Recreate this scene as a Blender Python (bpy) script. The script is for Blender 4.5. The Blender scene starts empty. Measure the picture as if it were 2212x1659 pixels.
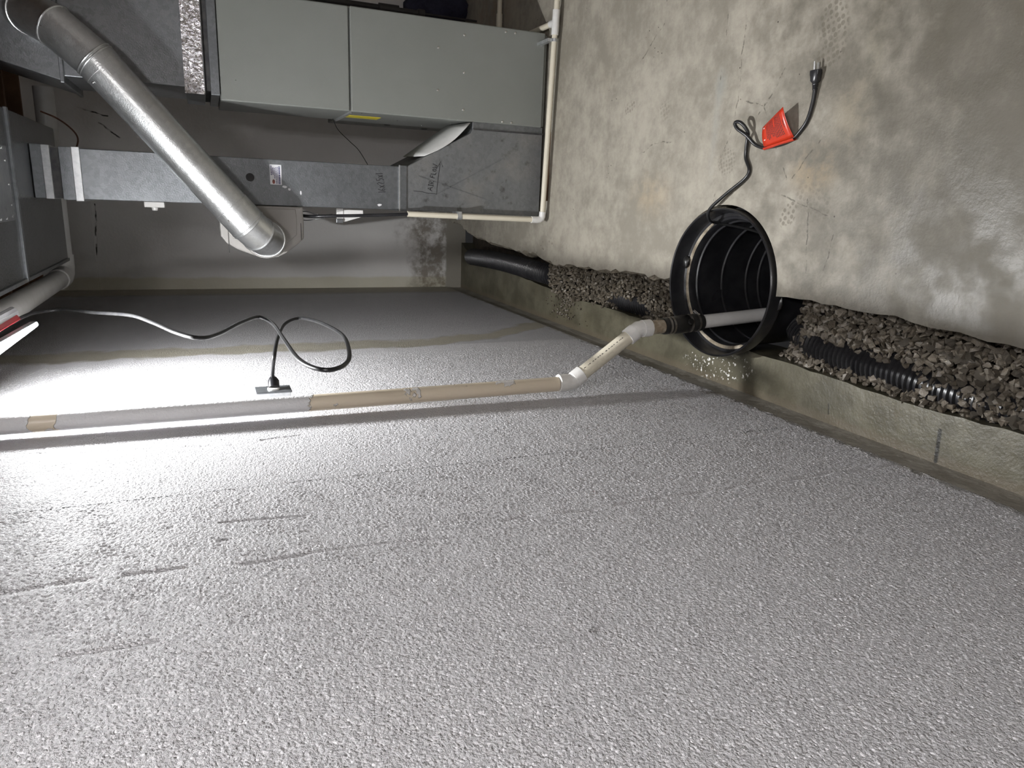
import bpy, bmesh, math, random
from mathutils import Vector, Matrix
import numpy as np

# ------------------------------------------------------------------ camera, world, exposure
sc = bpy.context.scene
COL = sc.collection
CAM_R = [[0.03749, -0.968491, -0.24621], [-0.387504, -0.241194, 0.889756], [-0.921105, 0.06205, -0.384337]]   # rows: world X, Y, Z in camera axes (x right, y down, z forward)
cam_d = bpy.data.cameras.new('camera')
cam_d.sensor_fit = 'HORIZONTAL'; cam_d.sensor_width = 36.0
cam_d.lens = 1533.0 / 2212.0 * 36.0
cam_d.clip_start = 0.02
cam = bpy.data.objects.new('camera', cam_d); COL.objects.link(cam)
mw = Matrix.Identity(4)
for i in range(3):
    mw[i][0] = CAM_R[i][0]; mw[i][1] = -CAM_R[i][1]; mw[i][2] = -CAM_R[i][2]
mw[0][3], mw[1][3], mw[2][3] = 0.0, 0.0, 1.65
cam.matrix_world = mw
sc.camera = cam

world = bpy.data.worlds.new('basement_dark'); sc.world = world
world.use_nodes = True
world.node_tree.nodes['Background'].inputs[0].default_value = (0.5, 0.5, 0.52, 1)
world.node_tree.nodes['Background'].inputs[1].default_value = 0.02
sc.view_settings.view_transform = 'Standard'
sc.view_settings.look = 'None'
sc.view_settings.exposure = 0.75
sc.view_settings.gamma = 1.0
sc.view_settings.use_curve_mapping = False
LAMP_STRENGTH = 5100.0        # emission of the work light's LED panel
FILL_STRENGTH = 112.0        # emission of the unseen fill light added above and behind the camera

random.seed(7)
V = Vector

# ------------------------------------------------------------------ node helpers
class NT:
    def __init__(s, name):
        s.m = bpy.data.materials.new(name); s.m.use_nodes = True
        s.t = s.m.node_tree; s.b = s.t.nodes['Principled BSDF']
        s.out = s.t.nodes['Material Output']
    def n(s, typ, **kw):
        nd = s.t.nodes.new(typ)
        for k, v in kw.items(): setattr(nd, k, v)
        return nd
    def link(s, a, b): s.t.links.new(a, b)
    def val(s, sock, v):
        if hasattr(v, 'is_output'): s.link(v, sock)
        else: sock.default_value = v
    def math(s, op, a, b=0.0, c=0.0, clamp=False):
        nd = s.n('ShaderNodeMath', operation=op, use_clamp=clamp)
        s.val(nd.inputs[0], a); s.val(nd.inputs[1], b); s.val(nd.inputs[2], c)
        return nd.outputs[0]
    def vm(s, op, a, b=(0, 0, 0), scale=None):
        nd = s.n('ShaderNodeVectorMath', operation=op)
        s.val(nd.inputs[0], a)
        if op != 'LENGTH' and op != 'SCALE': s.val(nd.inputs[1], b)
        if scale is not None: s.val(nd.inputs['Scale'], scale)
        return nd.outputs['Value'] if op in ('LENGTH', 'DOT_PRODUCT', 'DISTANCE') else nd.outputs[0]
    def pos(s):
        if not hasattr(s, '_p'): s._p = s.n('ShaderNodeTexCoord').outputs['Object']
        return s._p
    def noise(s, scale, detail=3, rough=0.55, vec=None, dist=0.0, col=False):
        nd = s.n('ShaderNodeTexNoise')
        s.link(vec if vec is not None else s.pos(), nd.inputs['Vector'])
        nd.inputs['Scale'].default_value = scale; nd.inputs['Detail'].default_value = detail
        nd.inputs['Roughness'].default_value = rough; nd.inputs['Distortion'].default_value = dist
        return nd.outputs['Color' if col else 'Fac']
    def voro(s, scale, vec=None, feature='F1', rnd=1.0, out='Distance'):
        nd = s.n('ShaderNodeTexVoronoi', feature=feature)
        s.link(vec if vec is not None else s.pos(), nd.inputs['Vector'])
        nd.inputs['Scale'].default_value = scale; nd.inputs['Randomness'].default_value = rnd
        return nd.outputs[out]
    def smooth(s, v, a, b, lo=0.0, hi=1.0):
        nd = s.n('ShaderNodeMapRange', interpolation_type='SMOOTHSTEP')
        s.val(nd.inputs['Value'], v)
        nd.inputs['From Min'].default_value = a; nd.inputs['From Max'].default_value = b
        nd.inputs['To Min'].default_value = lo; nd.inputs['To Max'].default_value = hi
        return nd.outputs['Result']
    def mix(s, f, a, b):
        nd = s.n('ShaderNodeMix', data_type='RGBA')
        s.val(nd.inputs[0], f)
        for sock, v in ((nd.inputs[6], a), (nd.inputs[7], b)):
            if hasattr(v, 'is_output'): s.link(v, sock)
            else: sock.default_value = (v[0], v[1], v[2], 1)
        return nd.outputs[2]
    def sep(s, v):
        nd = s.n('ShaderNodeSeparateXYZ'); s.link(v, nd.inputs[0]); return nd.outputs
    def seg(s, a, b, w, p=None):
        """1 close to the segment a-b, 0 farther than w"""
        p = p if p is not None else s.pos()
        a = V(a); b = V(b); ba = b - a
        pa = s.vm('SUBTRACT', p, a)
        t = s.math('DIVIDE', s.vm('DOT_PRODUCT', pa, ba), ba.dot(ba), clamp=True)
        d = s.vm('LENGTH', s.vm('SUBTRACT', pa, s.vm('SCALE', ba, scale=t)))
        return s.smooth(d, w * 0.35, w, 1.0, 0.0)
    def ell(s, c, ang, a, b, p=None, soft=0.55):
        p = p if p is not None else s.pos()
        d = s.vm('SUBTRACT', p, c)
        rot = s.n('ShaderNodeVectorRotate', rotation_type='Z_AXIS')
        s.link(d, rot.inputs['Vector']); rot.inputs['Angle'].default_value = -ang
        q = s.vm('MULTIPLY', rot.outputs[0], (1.0 / a, 1.0 / b, 0.0))
        return s.smooth(s.vm('LENGTH', q), soft, 1.0, 1.0, 0.0), rot.outputs[0]
    def bump(s, h, dist, strength=1.0, prev=None):
        nd = s.n('ShaderNodeBump'); nd.inputs['Distance'].default_value = dist
        nd.inputs['Strength'].default_value = strength
        s.val(nd.inputs['Height'], h)
        if prev is not None: s.link(prev, nd.inputs['Normal'])
        return nd.outputs[0]
    def done(s, col=None, rough=None, metal=None, normal=None, spec=None):
        for key, v in (('Base Color', col), ('Roughness', rough), ('Metallic', metal), ('Normal', normal), ('Specular IOR Level', spec)):
            if v is None: continue
            sock = s.b.inputs[key]
            if hasattr(v, 'is_output'): s.link(v, sock)
            elif key == 'Base Color': sock.default_value = (v[0], v[1], v[2], 1)
            else: sock.default_value = v
        return s.m

def simple(name, c1, c2, scale=12.0, rough=0.5, metal=0.0, bump=0.0, bscale=80.0, spec=None, rvar=0.0):
    t = NT(name)
    f = t.smooth(t.noise(scale, 4, 0.6), 0.35, 0.65)
    nrm = t.bump(t.noise(bscale, 3), bump) if bump else None
    r = t.math('ADD', rough - rvar, t.math('MULTIPLY', f, 2 * rvar)) if rvar else rough
    return t.done(t.mix(f, c1, c2), r, metal, nrm, spec)

M = {}
M['furnace_paint'] = simple('furnace_paint', (0.20, 0.209, 0.192), (0.21, 0.219, 0.202), 3, 0.42, 0.0, 0.0004, 400)
M['pvc_cream'] = simple('pvc_cream', (0.68, 0.63, 0.51), (0.70, 0.65, 0.53), 8, 0.38)
M['pvc_white'] = simple('pvc_white', (0.72, 0.71, 0.68), (0.78, 0.77, 0.75), 10, 0.35)
M['pvc_dirty'] = simple('pvc_dirty', (0.40, 0.34, 0.26), (0.24, 0.19, 0.13), 60, 0.6)
M['rubber'] = simple('rubber', (0.009, 0.009, 0.009), (0.018, 0.017, 0.016), 20, 0.34)
M['black_plastic'] = simple('black_plastic', (0.012, 0.012, 0.014), (0.022, 0.022, 0.024), 14, 0.3)
M['clamp_steel'] = simple('clamp_steel', (0.30, 0.27, 0.23), (0.5, 0.48, 0.45), 40, 0.35, 0.9)
M['zinc_bright'] = simple('zinc_bright', (0.60, 0.62, 0.63), (0.72, 0.73, 0.74), 60, 0.35, 0.8)
M['screw'] = simple('screw', (0.75, 0.75, 0.74), (0.85, 0.85, 0.85), 30, 0.22, 1.0)
M['humid_plastic'] = simple('humid_plastic', (0.36, 0.345, 0.325), (0.385, 0.37, 0.35), 6, 0.4)
M['canvas_dark'] = simple('canvas_dark', (0.03, 0.03, 0.032), (0.06, 0.058, 0.055), 30, 0.8)
M['canvas_pale'] = simple('canvas_pale', (0.60, 0.60, 0.58), (0.68, 0.68, 0.66), 10, 0.6)
M['ink'] = simple('ink', (0.01, 0.01, 0.012), (0.02, 0.02, 0.022), 10, 0.5)
M['ink_blue'] = simple('ink_blue', (0.06, 0.06, 0.16), (0.09, 0.09, 0.2), 10, 0.5)
M['paper'] = simple('paper', (0.74, 0.74, 0.76), (0.78, 0.78, 0.8), 10, 0.5)
M['logo'] = simple('logo', (0.02, 0.02, 0.03), (0.25, 0.06, 0.04), 90, 0.5)
M['yellow_label'] = simple('yellow_label', (0.75, 0.62, 0.02), (0.8, 0.68, 0.05), 10, 0.4)
M['red_tag'] = simple('red_tag', (0.50, 0.030, 0.010), (0.55, 0.04, 0.014), 20, 0.3)
M['red_plastic'] = simple('red_plastic', (0.65, 0.02, 0.03), (0.7, 0.03, 0.04), 10, 0.35)
M['grey_plastic'] = simple('grey_plastic', (0.5, 0.5, 0.52), (0.56, 0.56, 0.58), 10, 0.4)
M['cord_black'] = simple('cord_black', (0.012, 0.012, 0.013), (0.02, 0.02, 0.02), 20, 0.32)
M['wood_dark'] = simple('wood_dark', (0.10, 0.05, 0.025), (0.16, 0.085, 0.045), 6, 0.8)
M['copper_wire'] = simple('copper_wire', (0.10, 0.035, 0.018), (0.13, 0.05, 0.026), 10, 0.5)
M['iron_black'] = simple('iron_black', (0.02, 0.019, 0.019), (0.035, 0.03, 0.03), 10, 0.45)
M['navy_cloth'] = simple('navy_cloth', (0.012, 0.012, 0.03), (0.025, 0.025, 0.05), 12, 0.85, bump=0.004, bscale=40)
M['drywall_grey'] = simple('drywall_grey', (0.30, 0.28, 0.26), (0.36, 0.34, 0.32), 2, 0.9, bump=0.001, bscale=60)
M['soil'] = simple('soil', (0.035, 0.028, 0.02), (0.07, 0.055, 0.04), 14, 0.8, bump=0.01, bscale=40)
M['mud'] = simple('mud', (0.20, 0.165, 0.115), (0.42, 0.37, 0.29), 22, 0.6)
M['fill_housing'] = simple('fill_housing', (0.7, 0.7, 0.68), (0.75, 0.75, 0.72), 8, 0.5)

def galv(name, c1, c2, rough=0.36, metal=0.75, spangle=70.0, dirt=0.0):
    t = NT(name)
    sp = t.sep(t.voro(spangle, out='Color'))[0]
    f = t.math('ADD', t.math('MULTIPLY', sp, 0.45), t.math('MULTIPLY', t.noise(5, 4), 0.55))
    col = t.mix(f, c1, c2)
    r = t.math('ADD', rough - 0.08, t.math('MULTIPLY', t.noise(25, 3), 0.2))
    if dirt:
        d = t.math('MULTIPLY', t.smooth(t.noise(16, 5, 0.65), 0.56, 0.74), dirt)
        col = t.mix(d, col, (0.05, 0.045, 0.04))
        w = t.math('MULTIPLY', t.smooth(t.noise(5, 3, 0.5), 0.5, 0.75), 0.35)
        col = t.mix(w, col, (0.34, 0.32, 0.29))
    return t.done(col, r, metal, t.bump(t.noise(180, 2), 0.0006))
M['galv'] = galv('galv', (0.155, 0.165, 0.175), (0.255, 0.267, 0.278))
M['galv_bright'] = galv('galv_bright', (0.60, 0.61, 0.61), (0.80, 0.81, 0.81), 0.30, 0.9, 60)
M['galv_dark'] = galv('galv_dark', (0.16, 0.168, 0.178), (0.27, 0.28, 0.29), 0.34, 0.7)
M['galv_dirty'] = galv('galv_dirty', (0.17, 0.177, 0.184), (0.25, 0.259, 0.264), 0.42, 0.55, 70, 0.75)
M['galv_spangle'] = (lambda t: t.done(t.mix(t.noise(6, 3), (.16, .165, .17), (.26, .265, .27)), .24, .9, t.bump(t.noise(90, 3, .6), .003)))(NT('galv_spangle'))
M['foil'] = (lambda t: t.done((0.78, 0.76, 0.78), 0.2, 0.95, t.bump(t.noise(45, 4, 0.6, dist=1.0), 0.012)))(NT('foil'))

def m_emit(name, col, s):
    t = NT(name); t.done(col, 0.3)
    t.b.inputs['Emission Color'].default_value = (*col, 1); t.b.inputs['Emission Strength'].default_value = s
    return t.m
M['led'] = m_emit('led', (0.98, 0.99, 1.0), LAMP_STRENGTH)
M['diffuser'] = m_emit('diffuser', (0.98, 0.99, 1.0), 25.0)
M['fill_tube'] = m_emit('fill_tube', (1.0, 0.98, 0.985), FILL_STRENGTH)

# ------ white sprayed coating of the left wall
def wall_coating(name, bdist, scratches=True):
    t = NT(name); p = t.pos()
    h1 = t.math('ADD', t.math('MULTIPLY', t.smooth(t.noise(165, 4, 0.68), 0.38, 0.66), .65), t.math('MULTIPLY', t.smooth(t.voro(210), .15, .75, 1, 0), .4))
    h = h1
    # trowel and form-board scratches running up the wall
    wob = t.vm('ADD', p, t.vm('SCALE', t.noise(3, 3, col=True), scale=0.03))
    sc_ = None
    for a, b, w in (((-.625, 1.232, 1.99), (-.625, 1.203, 1.68), .010), ((-.625, 1.215, 1.74), (-.625, 1.196, 1.52), .006),
                    ((-.625, 1.222, 1.13), (-.625, 1.208, 0.02), .006), ((-.625, 1.922, 2.13), (-.625, 1.856, 1.62), .006),
                    ((-.625, 1.86, 1.55), (-.625, 1.885, 1.40), .005), ((-.625, 1.46, .42), (-.625, 1.44, .30), .006),
                    ((-.625, 1.39, 1.75), (-.625, 1.375, 1.50), .004), ((-.625, 1.02, 1.9), (-.625, 1.01, 1.75), .005)):
        m = t.seg(a, b, w, t.vm('SUBTRACT', wob, (0.015, 0.015, 0.015)))
        sc_ = m if sc_ is None else t.math('MAXIMUM', sc_, m)
    brk = t.smooth(t.noise(20, 3), 0.38, 0.55)
    sc_ = t.math('MULTIPLY', sc_, brk)
    # bare, wet stripe of unpainted wall
    xyz = t.sep(p)
    z = xyz[2]; y = xyz[1]
    curve = t.math('MULTIPLY', t.math('POWER', t.math('MAXIMUM', t.math('SUBTRACT', 0.95, z), 0.0), 2.0), 0.45)
    yc = t.math('ADD', t.math('ADD', 3.06, curve), t.math('MULTIPLY', t.math('SUBTRACT', t.noise(4, 3), 0.5), 0.25))
    d = t.math('ABSOLUTE', t.math('SUBTRACT', y, yc))
    stripe = t.smooth(d, 0.05, 0.10, 1.0, 0.0)
    base = t.math('MULTIPLY', t.smooth(t.math('ADD', z, t.math('MULTIPLY', t.noise(18, 4), 0.10)), 0.03, 0.085, 1.0, 0.0), 1.0)
    far = t.smooth(y, 4.75, 4.9)
    bare = t.math('MAXIMUM', t.math('MAXIMUM', stripe, base), far)
    rust = t.math('MULTIPLY', t.ell((-.625, 1.93, 0), 0, 9, .30, soft=.2)[0], t.math('MULTIPLY', t.smooth(z, 0.02, 0.32, 1, 0), t.smooth(t.noise(16, 5, .65), .52, .66)))
    col = t.mix(t.noise(9, 4), (0.80, 0.785, 0.805), (0.86, 0.845, 0.865))
    col = t.mix(bare, col, t.mix(t.noise(12, 3), (0.36, 0.335, 0.27), (0.46, 0.43, 0.36)))
    col = t.mix(t.math('MULTIPLY', rust, .7), col, (0.13, 0.08, 0.035))
    spots = t.math('MULTIPLY', t.smooth(t.voro(3.2), 0.02, 0.035, 1, 0), t.math('MULTIPLY', t.smooth(y, 1.3, 1.1), 0.55))
    col = t.mix(spots, col, (0.12, 0.11, 0.1))
    amp = t.math('SUBTRACT', 1.0, t.math('MULTIPLY', bare, 0.85))
    if scratches:
        hh = t.math('ADD', t.math('SUBTRACT', t.math('MULTIPLY', h, amp), t.math('MULTIPLY', sc_, 1.6)), t.math('MULTIPLY', t.noise(6, 3), .8))
    else:
        hh = h
    return t.done(col, t.math('ADD', 0.48, t.math('MULTIPLY', bare, 0.15)), 0.0, t.bump(hh, bdist), 0.4)
M['wall_coating'] = wall_coating('white_wall_coating', 0.016)
M['stipple_coating'] = wall_coating('white_stipple_coating', 0.006, False)

def far_wall():
    t = NT('far_wall_paint'); p = t.pos(); xyz = t.sep(p)
    col = t.mix(t.noise(3, 4), (0.70, 0.685, 0.665), (0.78, 0.765, 0.745))
    band = t.smooth(t.math('ADD', xyz[0], t.math('MULTIPLY', t.noise(6, 2), 0.03)), -0.545, -0.525, 1.0, 0.0)
    col = t.mix(band, col, t.mix(t.noise(10, 3), (0.60, 0.57, 0.46), (0.66, 0.63, 0.53)))
    n = t.noise(5, 5, 0.65)
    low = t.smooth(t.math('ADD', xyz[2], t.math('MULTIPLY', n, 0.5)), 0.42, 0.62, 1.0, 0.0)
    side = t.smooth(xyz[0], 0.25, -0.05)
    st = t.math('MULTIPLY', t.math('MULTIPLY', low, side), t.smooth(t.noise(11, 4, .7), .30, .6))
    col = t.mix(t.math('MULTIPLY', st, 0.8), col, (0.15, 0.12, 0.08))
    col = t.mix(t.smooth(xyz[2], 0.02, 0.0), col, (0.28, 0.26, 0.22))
    cr = None
    for a, b in (((-.10, 5.13, 2.262), (-.25, 5.13, 2.275)), ((-.25, 5.13, 2.275), (-.40, 5.13, 2.283)), ((-.40, 5.13, 2.283), (-.56, 5.13, 2.30)),
                 ((.38, 5.13, 2.2), (.30, 5.13, 2.1)), ((.45, 5.13, 2.3), (.42, 5.13, 2.15))):
        m = t.seg(a, b, .006, t.vm('ADD', p, t.vm('SCALE', t.vm('SUBTRACT', t.noise(9, 3, col=True), (.5, .5, .5)), scale=.03)))
        cr = m if cr is None else t.math('MAXIMUM', cr, m)
    col = t.mix(t.math('MULTIPLY', cr, t.smooth(t.noise(14, 2), .35, .5)), col, (0.05, 0.045, 0.04))
    return t.done(col, 0.7, 0.0, t.bump(t.math('SUBTRACT', t.noise(60, 4), cr), 0.0018))
M['far_wall'] = far_wall()

def floor_mat():
    t = NT('floor_concrete'); p = t.pos()
    n1 = t.noise(2.2, 5, 0.6, dist=0.4); n2 = t.noise(9, 5, 0.65); n3 = t.noise(45, 3, .6)
    f = t.smooth(t.math('ADD', t.math('MULTIPLY', n1, 0.4), t.math('ADD', t.math('MULTIPLY', n2, 0.35), t.math('MULTIPLY', t.noise(24, 5, .7), .25))), 0.40, 0.60)
    col = t.mix(f, (0.25, 0.229, 0.187), (0.39, 0.36, 0.30))
    col = t.mix(t.math('MULTIPLY', t.smooth(n3, .5, .72), .22), col, (0.34, 0.31, 0.25))
    # damp concrete near the camera, with light falloff painted in to offset the fill
    xyz = t.sep(p)
    damp = t.smooth(t.math('ADD', xyz[1], t.math('MULTIPLY', t.math('SUBTRACT', n2, .5), 1.3)), 2.2, 1.1)
    col = t.mix(t.math('MULTIPLY', damp, .93), col, (0.10, 0.091, 0.07))
    # rusty and grey blotches
    for c, a, b, k, cc in (((.13, 1.66, 0), .10, .13, .55, (.33, .23, .11)), ((.05, 2.5, 0), .13, .2, .35, (.44, .33, .20)),
                           ((.42, 2.12, 0), .08, .05, .6, (.25, .26, .24)), ((.30, 2.13, 0), .30, .03, .3, (.30, .31, .30)), ((.62, 2.9, 0), .25, .12, .3, (.45, .40, .32)),
                           ((1.1, 4.3, 0), .35, .5, .55, (.20, .13, .08)), ((.28, 1.55, 0), .18, .10, .45, (.27, .23, .16)), ((.45, 1.5, 0), .22, .05, .4, (.25, .23, .17))):
        m, _ = t.ell(c, 0, a, b, soft=.1)
        col = t.mix(t.math('MULTIPLY', m, t.math('MULTIPLY', t.smooth(n2, .36, .62), k)), col, cc)
    # shoe-tread prints
    prints = None
    for c, ang, a, b, sc_, k in (((.52, 1.655, 0), .35, .075, .06, 58, .75), ((.445, 1.66, 0), .35, .05, .07, 58, .7), ((.00, 1.735, 0), -.5, .05, .035, 58, .8), ((.04, 1.64, 0), -.5, .05, .09, 58, .45),
                                 ((.405, 2.70, 0), .4, .03, .045, 60, .6), ((.365, 2.45, 0), .4, .04, .05, 60, .4), ((.165, 2.05, 0), .3, .05, .05, 75, .5), ((-.12, 1.08, 0), .2, .12, .10, 45, .4)):
        m, q = t.ell(c, ang, a, b, soft=.75)
        vo = t.voro(sc_, q, rnd=.35)
        dots = t.math('MULTIPLY', t.math('MULTIPLY', t.smooth(vo, .34, .46, 1, 0), m), k)
        prints = dots if prints is None else t.math('MAXIMUM', prints, dots)
    prints = t.math('MULTIPLY', prints, t.smooth(t.noise(22, 3), .32, .5))
    col = t.mix(t.math('MULTIPLY', prints, .75), col, (0.11, 0.095, 0.07))
    # pencil-thin cracks, scuffs and a control line
    wob = t.vm('ADD', p, t.vm('SCALE', t.vm('SUBTRACT', t.noise(12, 3, col=True), (.5, .5, .5)), scale=.03))
    cr = None
    for a, b in (((.62, 2.03), (.30, 2.03)), ((.30, 2.03), (.13, 2.10)), ((.36, 2.02), (.33, 1.90)), ((.33, 1.90), (.10, 1.76)), ((.47, 1.79), (.29, 1.93)),
                 ((.21, 2.62), (.25, 2.5)), ((.25, 2.5), (.25, 2.38)), ((.06, 1.78), (-.02, 1.52)), ((-.05, 1.55), (-.16, 1.57)), ((.25, 1.62), (.10, 1.74)), ((.05, 1.67), (-.17, 1.63)), ((.8, 2.12), (.42, 2.13)),
                 ((.68, 2.5), (.52, 2.72)), ((.07, 2.09), (.04, 2.10))):
        m = t.seg((a[0], a[1], 0), (b[0], b[1], 0), .0035, wob)
        cr = m if cr is None else t.math('MAXIMUM', cr, m)
    cr = t.math('MULTIPLY', cr, t.smooth(t.noise(60, 3, .6), .42, .56))
    col = t.mix(t.math('MULTIPLY', cr, .7), col, (0.05, 0.043, 0.033))
    speck = t.math('MULTIPLY', t.smooth(t.voro(26), .055, .085, 1, 0), t.smooth(t.noise(5, 2), .55, .62))
    col = t.mix(speck, col, (0.05, 0.04, 0.03))
    # mud splashes beside the trench
    mudz, _ = t.ell((-.235, 3.42, 0), 0, .10, .32, soft=.1)
    mud = t.math('MULTIPLY', t.smooth(t.voro(48), .22, .30, 1, 0), t.math('MULTIPLY', mudz, t.smooth(t.noise(14, 3), .48, .56)))
    col = t.mix(mud, col, (0.11, 0.09, 0.065))
    wet = t.math('MULTIPLY', damp, t.smooth(t.noise(7, 4, .6), .36, .6))
    rough = t.math('SUBTRACT', 0.62, t.math('MULTIPLY', wet, 0.22))
    h = t.math('ADD', t.math('MULTIPLY', n2, 1.2), t.math('MULTIPLY', t.noise(130, 3, .6), .2))
    return t.done(col, rough, 0.0, t.bump(h, 0.0022))
M['floor'] = floor_mat()

def footing_mat():
    t = NT('damp_footing_concrete'); p = t.pos(); xyz = t.sep(p)
    col = t.mix(t.smooth(t.noise(8, 5, .65), .35, .65), (0.078, 0.071, 0.047), (0.13, 0.12, 0.083))
    col = t.mix(t.math('MULTIPLY', t.smooth(t.noise(5, 4, .6), .5, .7), .5), col, (0.10, 0.086, 0.052))
    edge = t.smooth(t.math('ADD', xyz[0], t.math('MULTIPLY', t.noise(20, 3), .02)), -.605, -.585, 1, 0)
    col = t.mix(t.math('MULTIPLY', edge, .7), col, (0.12, 0.10, 0.07))
    dark = t.smooth(t.noise(60, 4, .7), .66, .74)
    col = t.mix(t.math('MULTIPLY', dark, .7), col, (0.06, 0.05, 0.03))
    # white coating flakes splashed under the discharge pipe
    z1, _ = t.ell((-.565, 2.12, 0), .1, .11, .33, soft=.1)
    fl = t.math('MULTIPLY', t.smooth(t.noise(75, 3, .6), .60, .63), t.smooth(t.math('MULTIPLY', z1, t.noise(22, 3)), .16, .34))
    col = t.mix(fl, col, (0.80, 0.79, 0.76))
    g = t.math('MAXIMUM', t.seg((-.54, 1.204, -.11), (-.625, 1.20, -.11), .008), t.math('MULTIPLY', t.seg((-.60, 1.57, -.11), (-.57, 1.575, -.11), .004), .7))
    col = t.mix(g, col, (0.012, 0.010, 0.006))
    h = t.math('SUBTRACT', t.math('ADD', t.noise(30, 4, .6), t.math('MULTIPLY', t.noise(140, 3), .4)), t.math('MULTIPLY', g, 0.0))
    return t.done(col, t.math('SUBTRACT', .55, t.math('MULTIPLY', t.noise(6, 3), .3)), 0.0, t.bump(h, .0018))
M['footing'] = footing_mat()
M['bare_wall'] = simple('bare_wall_base', (0.27, 0.25, 0.215), (0.38, 0.36, 0.32), 9, 0.6, bump=0.003, bscale=40)
M['broken'] = simple('broken_concrete_edge', (0.20, 0.175, 0.13), (0.34, 0.30, 0.235), 16, 0.8, bump=0.008, bscale=70)

def stone_mat(name, c1, c2):
    t = NT(name)
    g = t.n('ShaderNodeNewGeometry').outputs['Random Per Island']
    o = t.n('ShaderNodeObjectInfo').outputs['Random']
    f = t.math('FRACT', t.math('ADD', t.math('MULTIPLY', g, 7.3), t.math('MULTIPLY', o, 5.7)))
    col = t.mix(f, c1, c2)
    col = t.mix(t.math('MULTIPLY', t.smooth(t.noise(60, 3), .4, .7), .4), col, (0.20, 0.165, 0.12))
    return t.done(col, .42, 0, t.bump(t.noise(150, 3), .002))
M['stone'] = stone_mat('crushed_stone', (0.075, 0.063, 0.047), (0.165, 0.145, 0.117))
M['stone_muddy'] = stone_mat('muddy_crushed_stone', (0.07, 0.058, 0.042), (0.135, 0.115, 0.088))

def discharge_mat():
    t = NT('part_coated_pvc'); p = t.pos(); xyz = t.sep(p)
    w = t.math('ADD', xyz[2], t.math('MULTIPLY', t.math('SUBTRACT', t.noise(22, 4, .6), .5), .10))
    coat = t.smooth(w, 1.392, 1.398)
    patch, _ = t.ell((0, 0, 0), 0, 99, 99)
    d = t.vm('LENGTH', t.vm('MULTIPLY', t.vm('SUBTRACT', p, (.015, -.01, 2.06)), (6, 6, 18)))
    hole = t.smooth(t.math('ADD', d, t.math('MULTIPLY', t.noise(26, 3), .9)), 1.02, 1.06, 1, 0)
    res = t.math('MULTIPLY', t.smooth(t.noise(11, 4, .6), .60, .62), t.smooth(xyz[1], 0.005, -.006))
    k = t.math('MAXIMUM', t.math('MULTIPLY', coat, t.math('SUBTRACT', 1.0, hole)), t.math('MULTIPLY', res, .8))
    col = t.mix(k, t.mix(t.noise(5, 3), (.66, .57, .44), (.71, .62, .49)), t.mix(t.noise(30, 3), (.66, .655, .66), (.74, .735, .74)))
    h = t.math('MULTIPLY', k, t.math('ADD', 1.0, t.noise(130, 3)))
    return t.done(col, t.math('ADD', .36, t.math('MULTIPLY', k, .2)), 0, t.bump(h, .0025))
M['discharge'] = discharge_mat()

# ------------------------------------------------------------------ mesh helpers
def wl(o):
    p = V((0, 0, 0))
    while o is not None:
        p += o.location; o = o.parent
    return p

def link_mesh(name, me, mat, parent=None, smooth=False, bevel=0.0, sharp=None):
    o = bpy.data.objects.new(name, me); COL.objects.link(o)
    if mat is not None and not me.materials: me.materials.append(M[mat] if isinstance(mat, str) else mat)
    if parent is not None: o.parent = parent
    if smooth:
        me.polygons.foreach_set('use_smooth', [len(pl.vertices) <= 4 for pl in me.polygons])
        me.set_sharp_from_angle(angle=math.radians(38))
    if bevel:
        b = o.modifiers.new('bevel', 'BEVEL'); b.width = bevel; b.segments = 2; b.limit_method = 'ANGLE'; b.angle_limit = 0.7
    return o

def obj(name, bm, mat, parent=None, smooth=False, bevel=0.0, loc=None):
    """bm holds world coordinates; the mesh is moved into the frame of its parent (or of loc)"""
    base = wl(parent) if parent is not None else (V(loc) if loc is not None else V((0, 0, 0)))
    if base.length > 0: bmesh.ops.translate(bm, verts=bm.verts, vec=-base)
    bmesh.ops.recalc_face_normals(bm, faces=bm.faces)
    me = bpy.data.meshes.new(name); bm.to_mesh(me); bm.free()
    o = link_mesh(name, me, mat, parent, smooth, bevel)
    if parent is None and loc is not None: o.location = base
    return o

def tag(o, label, cat, group=None):
    o['label'] = label; o['category'] = cat
    if group: o['group'] = group
    return o
def thing(name, label, cat, loc=(0, 0, 0), group=None):
    o = bpy.data.objects.new(name, None); COL.objects.link(o); o.location = loc
    o.empty_display_size = 0.05
    return tag(o, label, cat, group)
def struct(o):
    o['kind'] = 'structure'; return o

def box(bm, x0, x1, y0, y1, z0, z1):
    vs = [bm.verts.new((x, y, z)) for z in (z0, z1) for y in (y0, y1) for x in (x0, x1)]
    for f in ((0, 1, 3, 2), (4, 6, 7, 5), (0, 4, 5, 1), (2, 3, 7, 6), (0, 2, 6, 4), (1, 5, 7, 3)):
        bm.faces.new([vs[i] for i in f])
    return bm
def B(x0, x1, y0, y1, z0, z1): return box(bmesh.new(), x0, x1, y0, y1, z0, z1)

def prism(bm, poly, axis, a, b):
    """poly: 2-D outline; axis 'y': (x,z) extruded from y=a to y=b; 'z': (x,y); 'x': (y,z)"""
    def mk(u, v, w):
        return (u, w, v) if axis == 'y' else ((u, v, w) if axis == 'z' else (w, u, v))
    r0 = [bm.verts.new(mk(u, v, a)) for u, v in poly]; r1 = [bm.verts.new(mk(u, v, b)) for u, v in poly]
    n = len(poly)
    bm.faces.new(r0); bm.faces.new(r1[::-1])
    for i in range(n): bm.faces.new((r0[i], r0[(i + 1) % n], r1[(i + 1) % n], r1[i]))
    return bm

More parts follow.
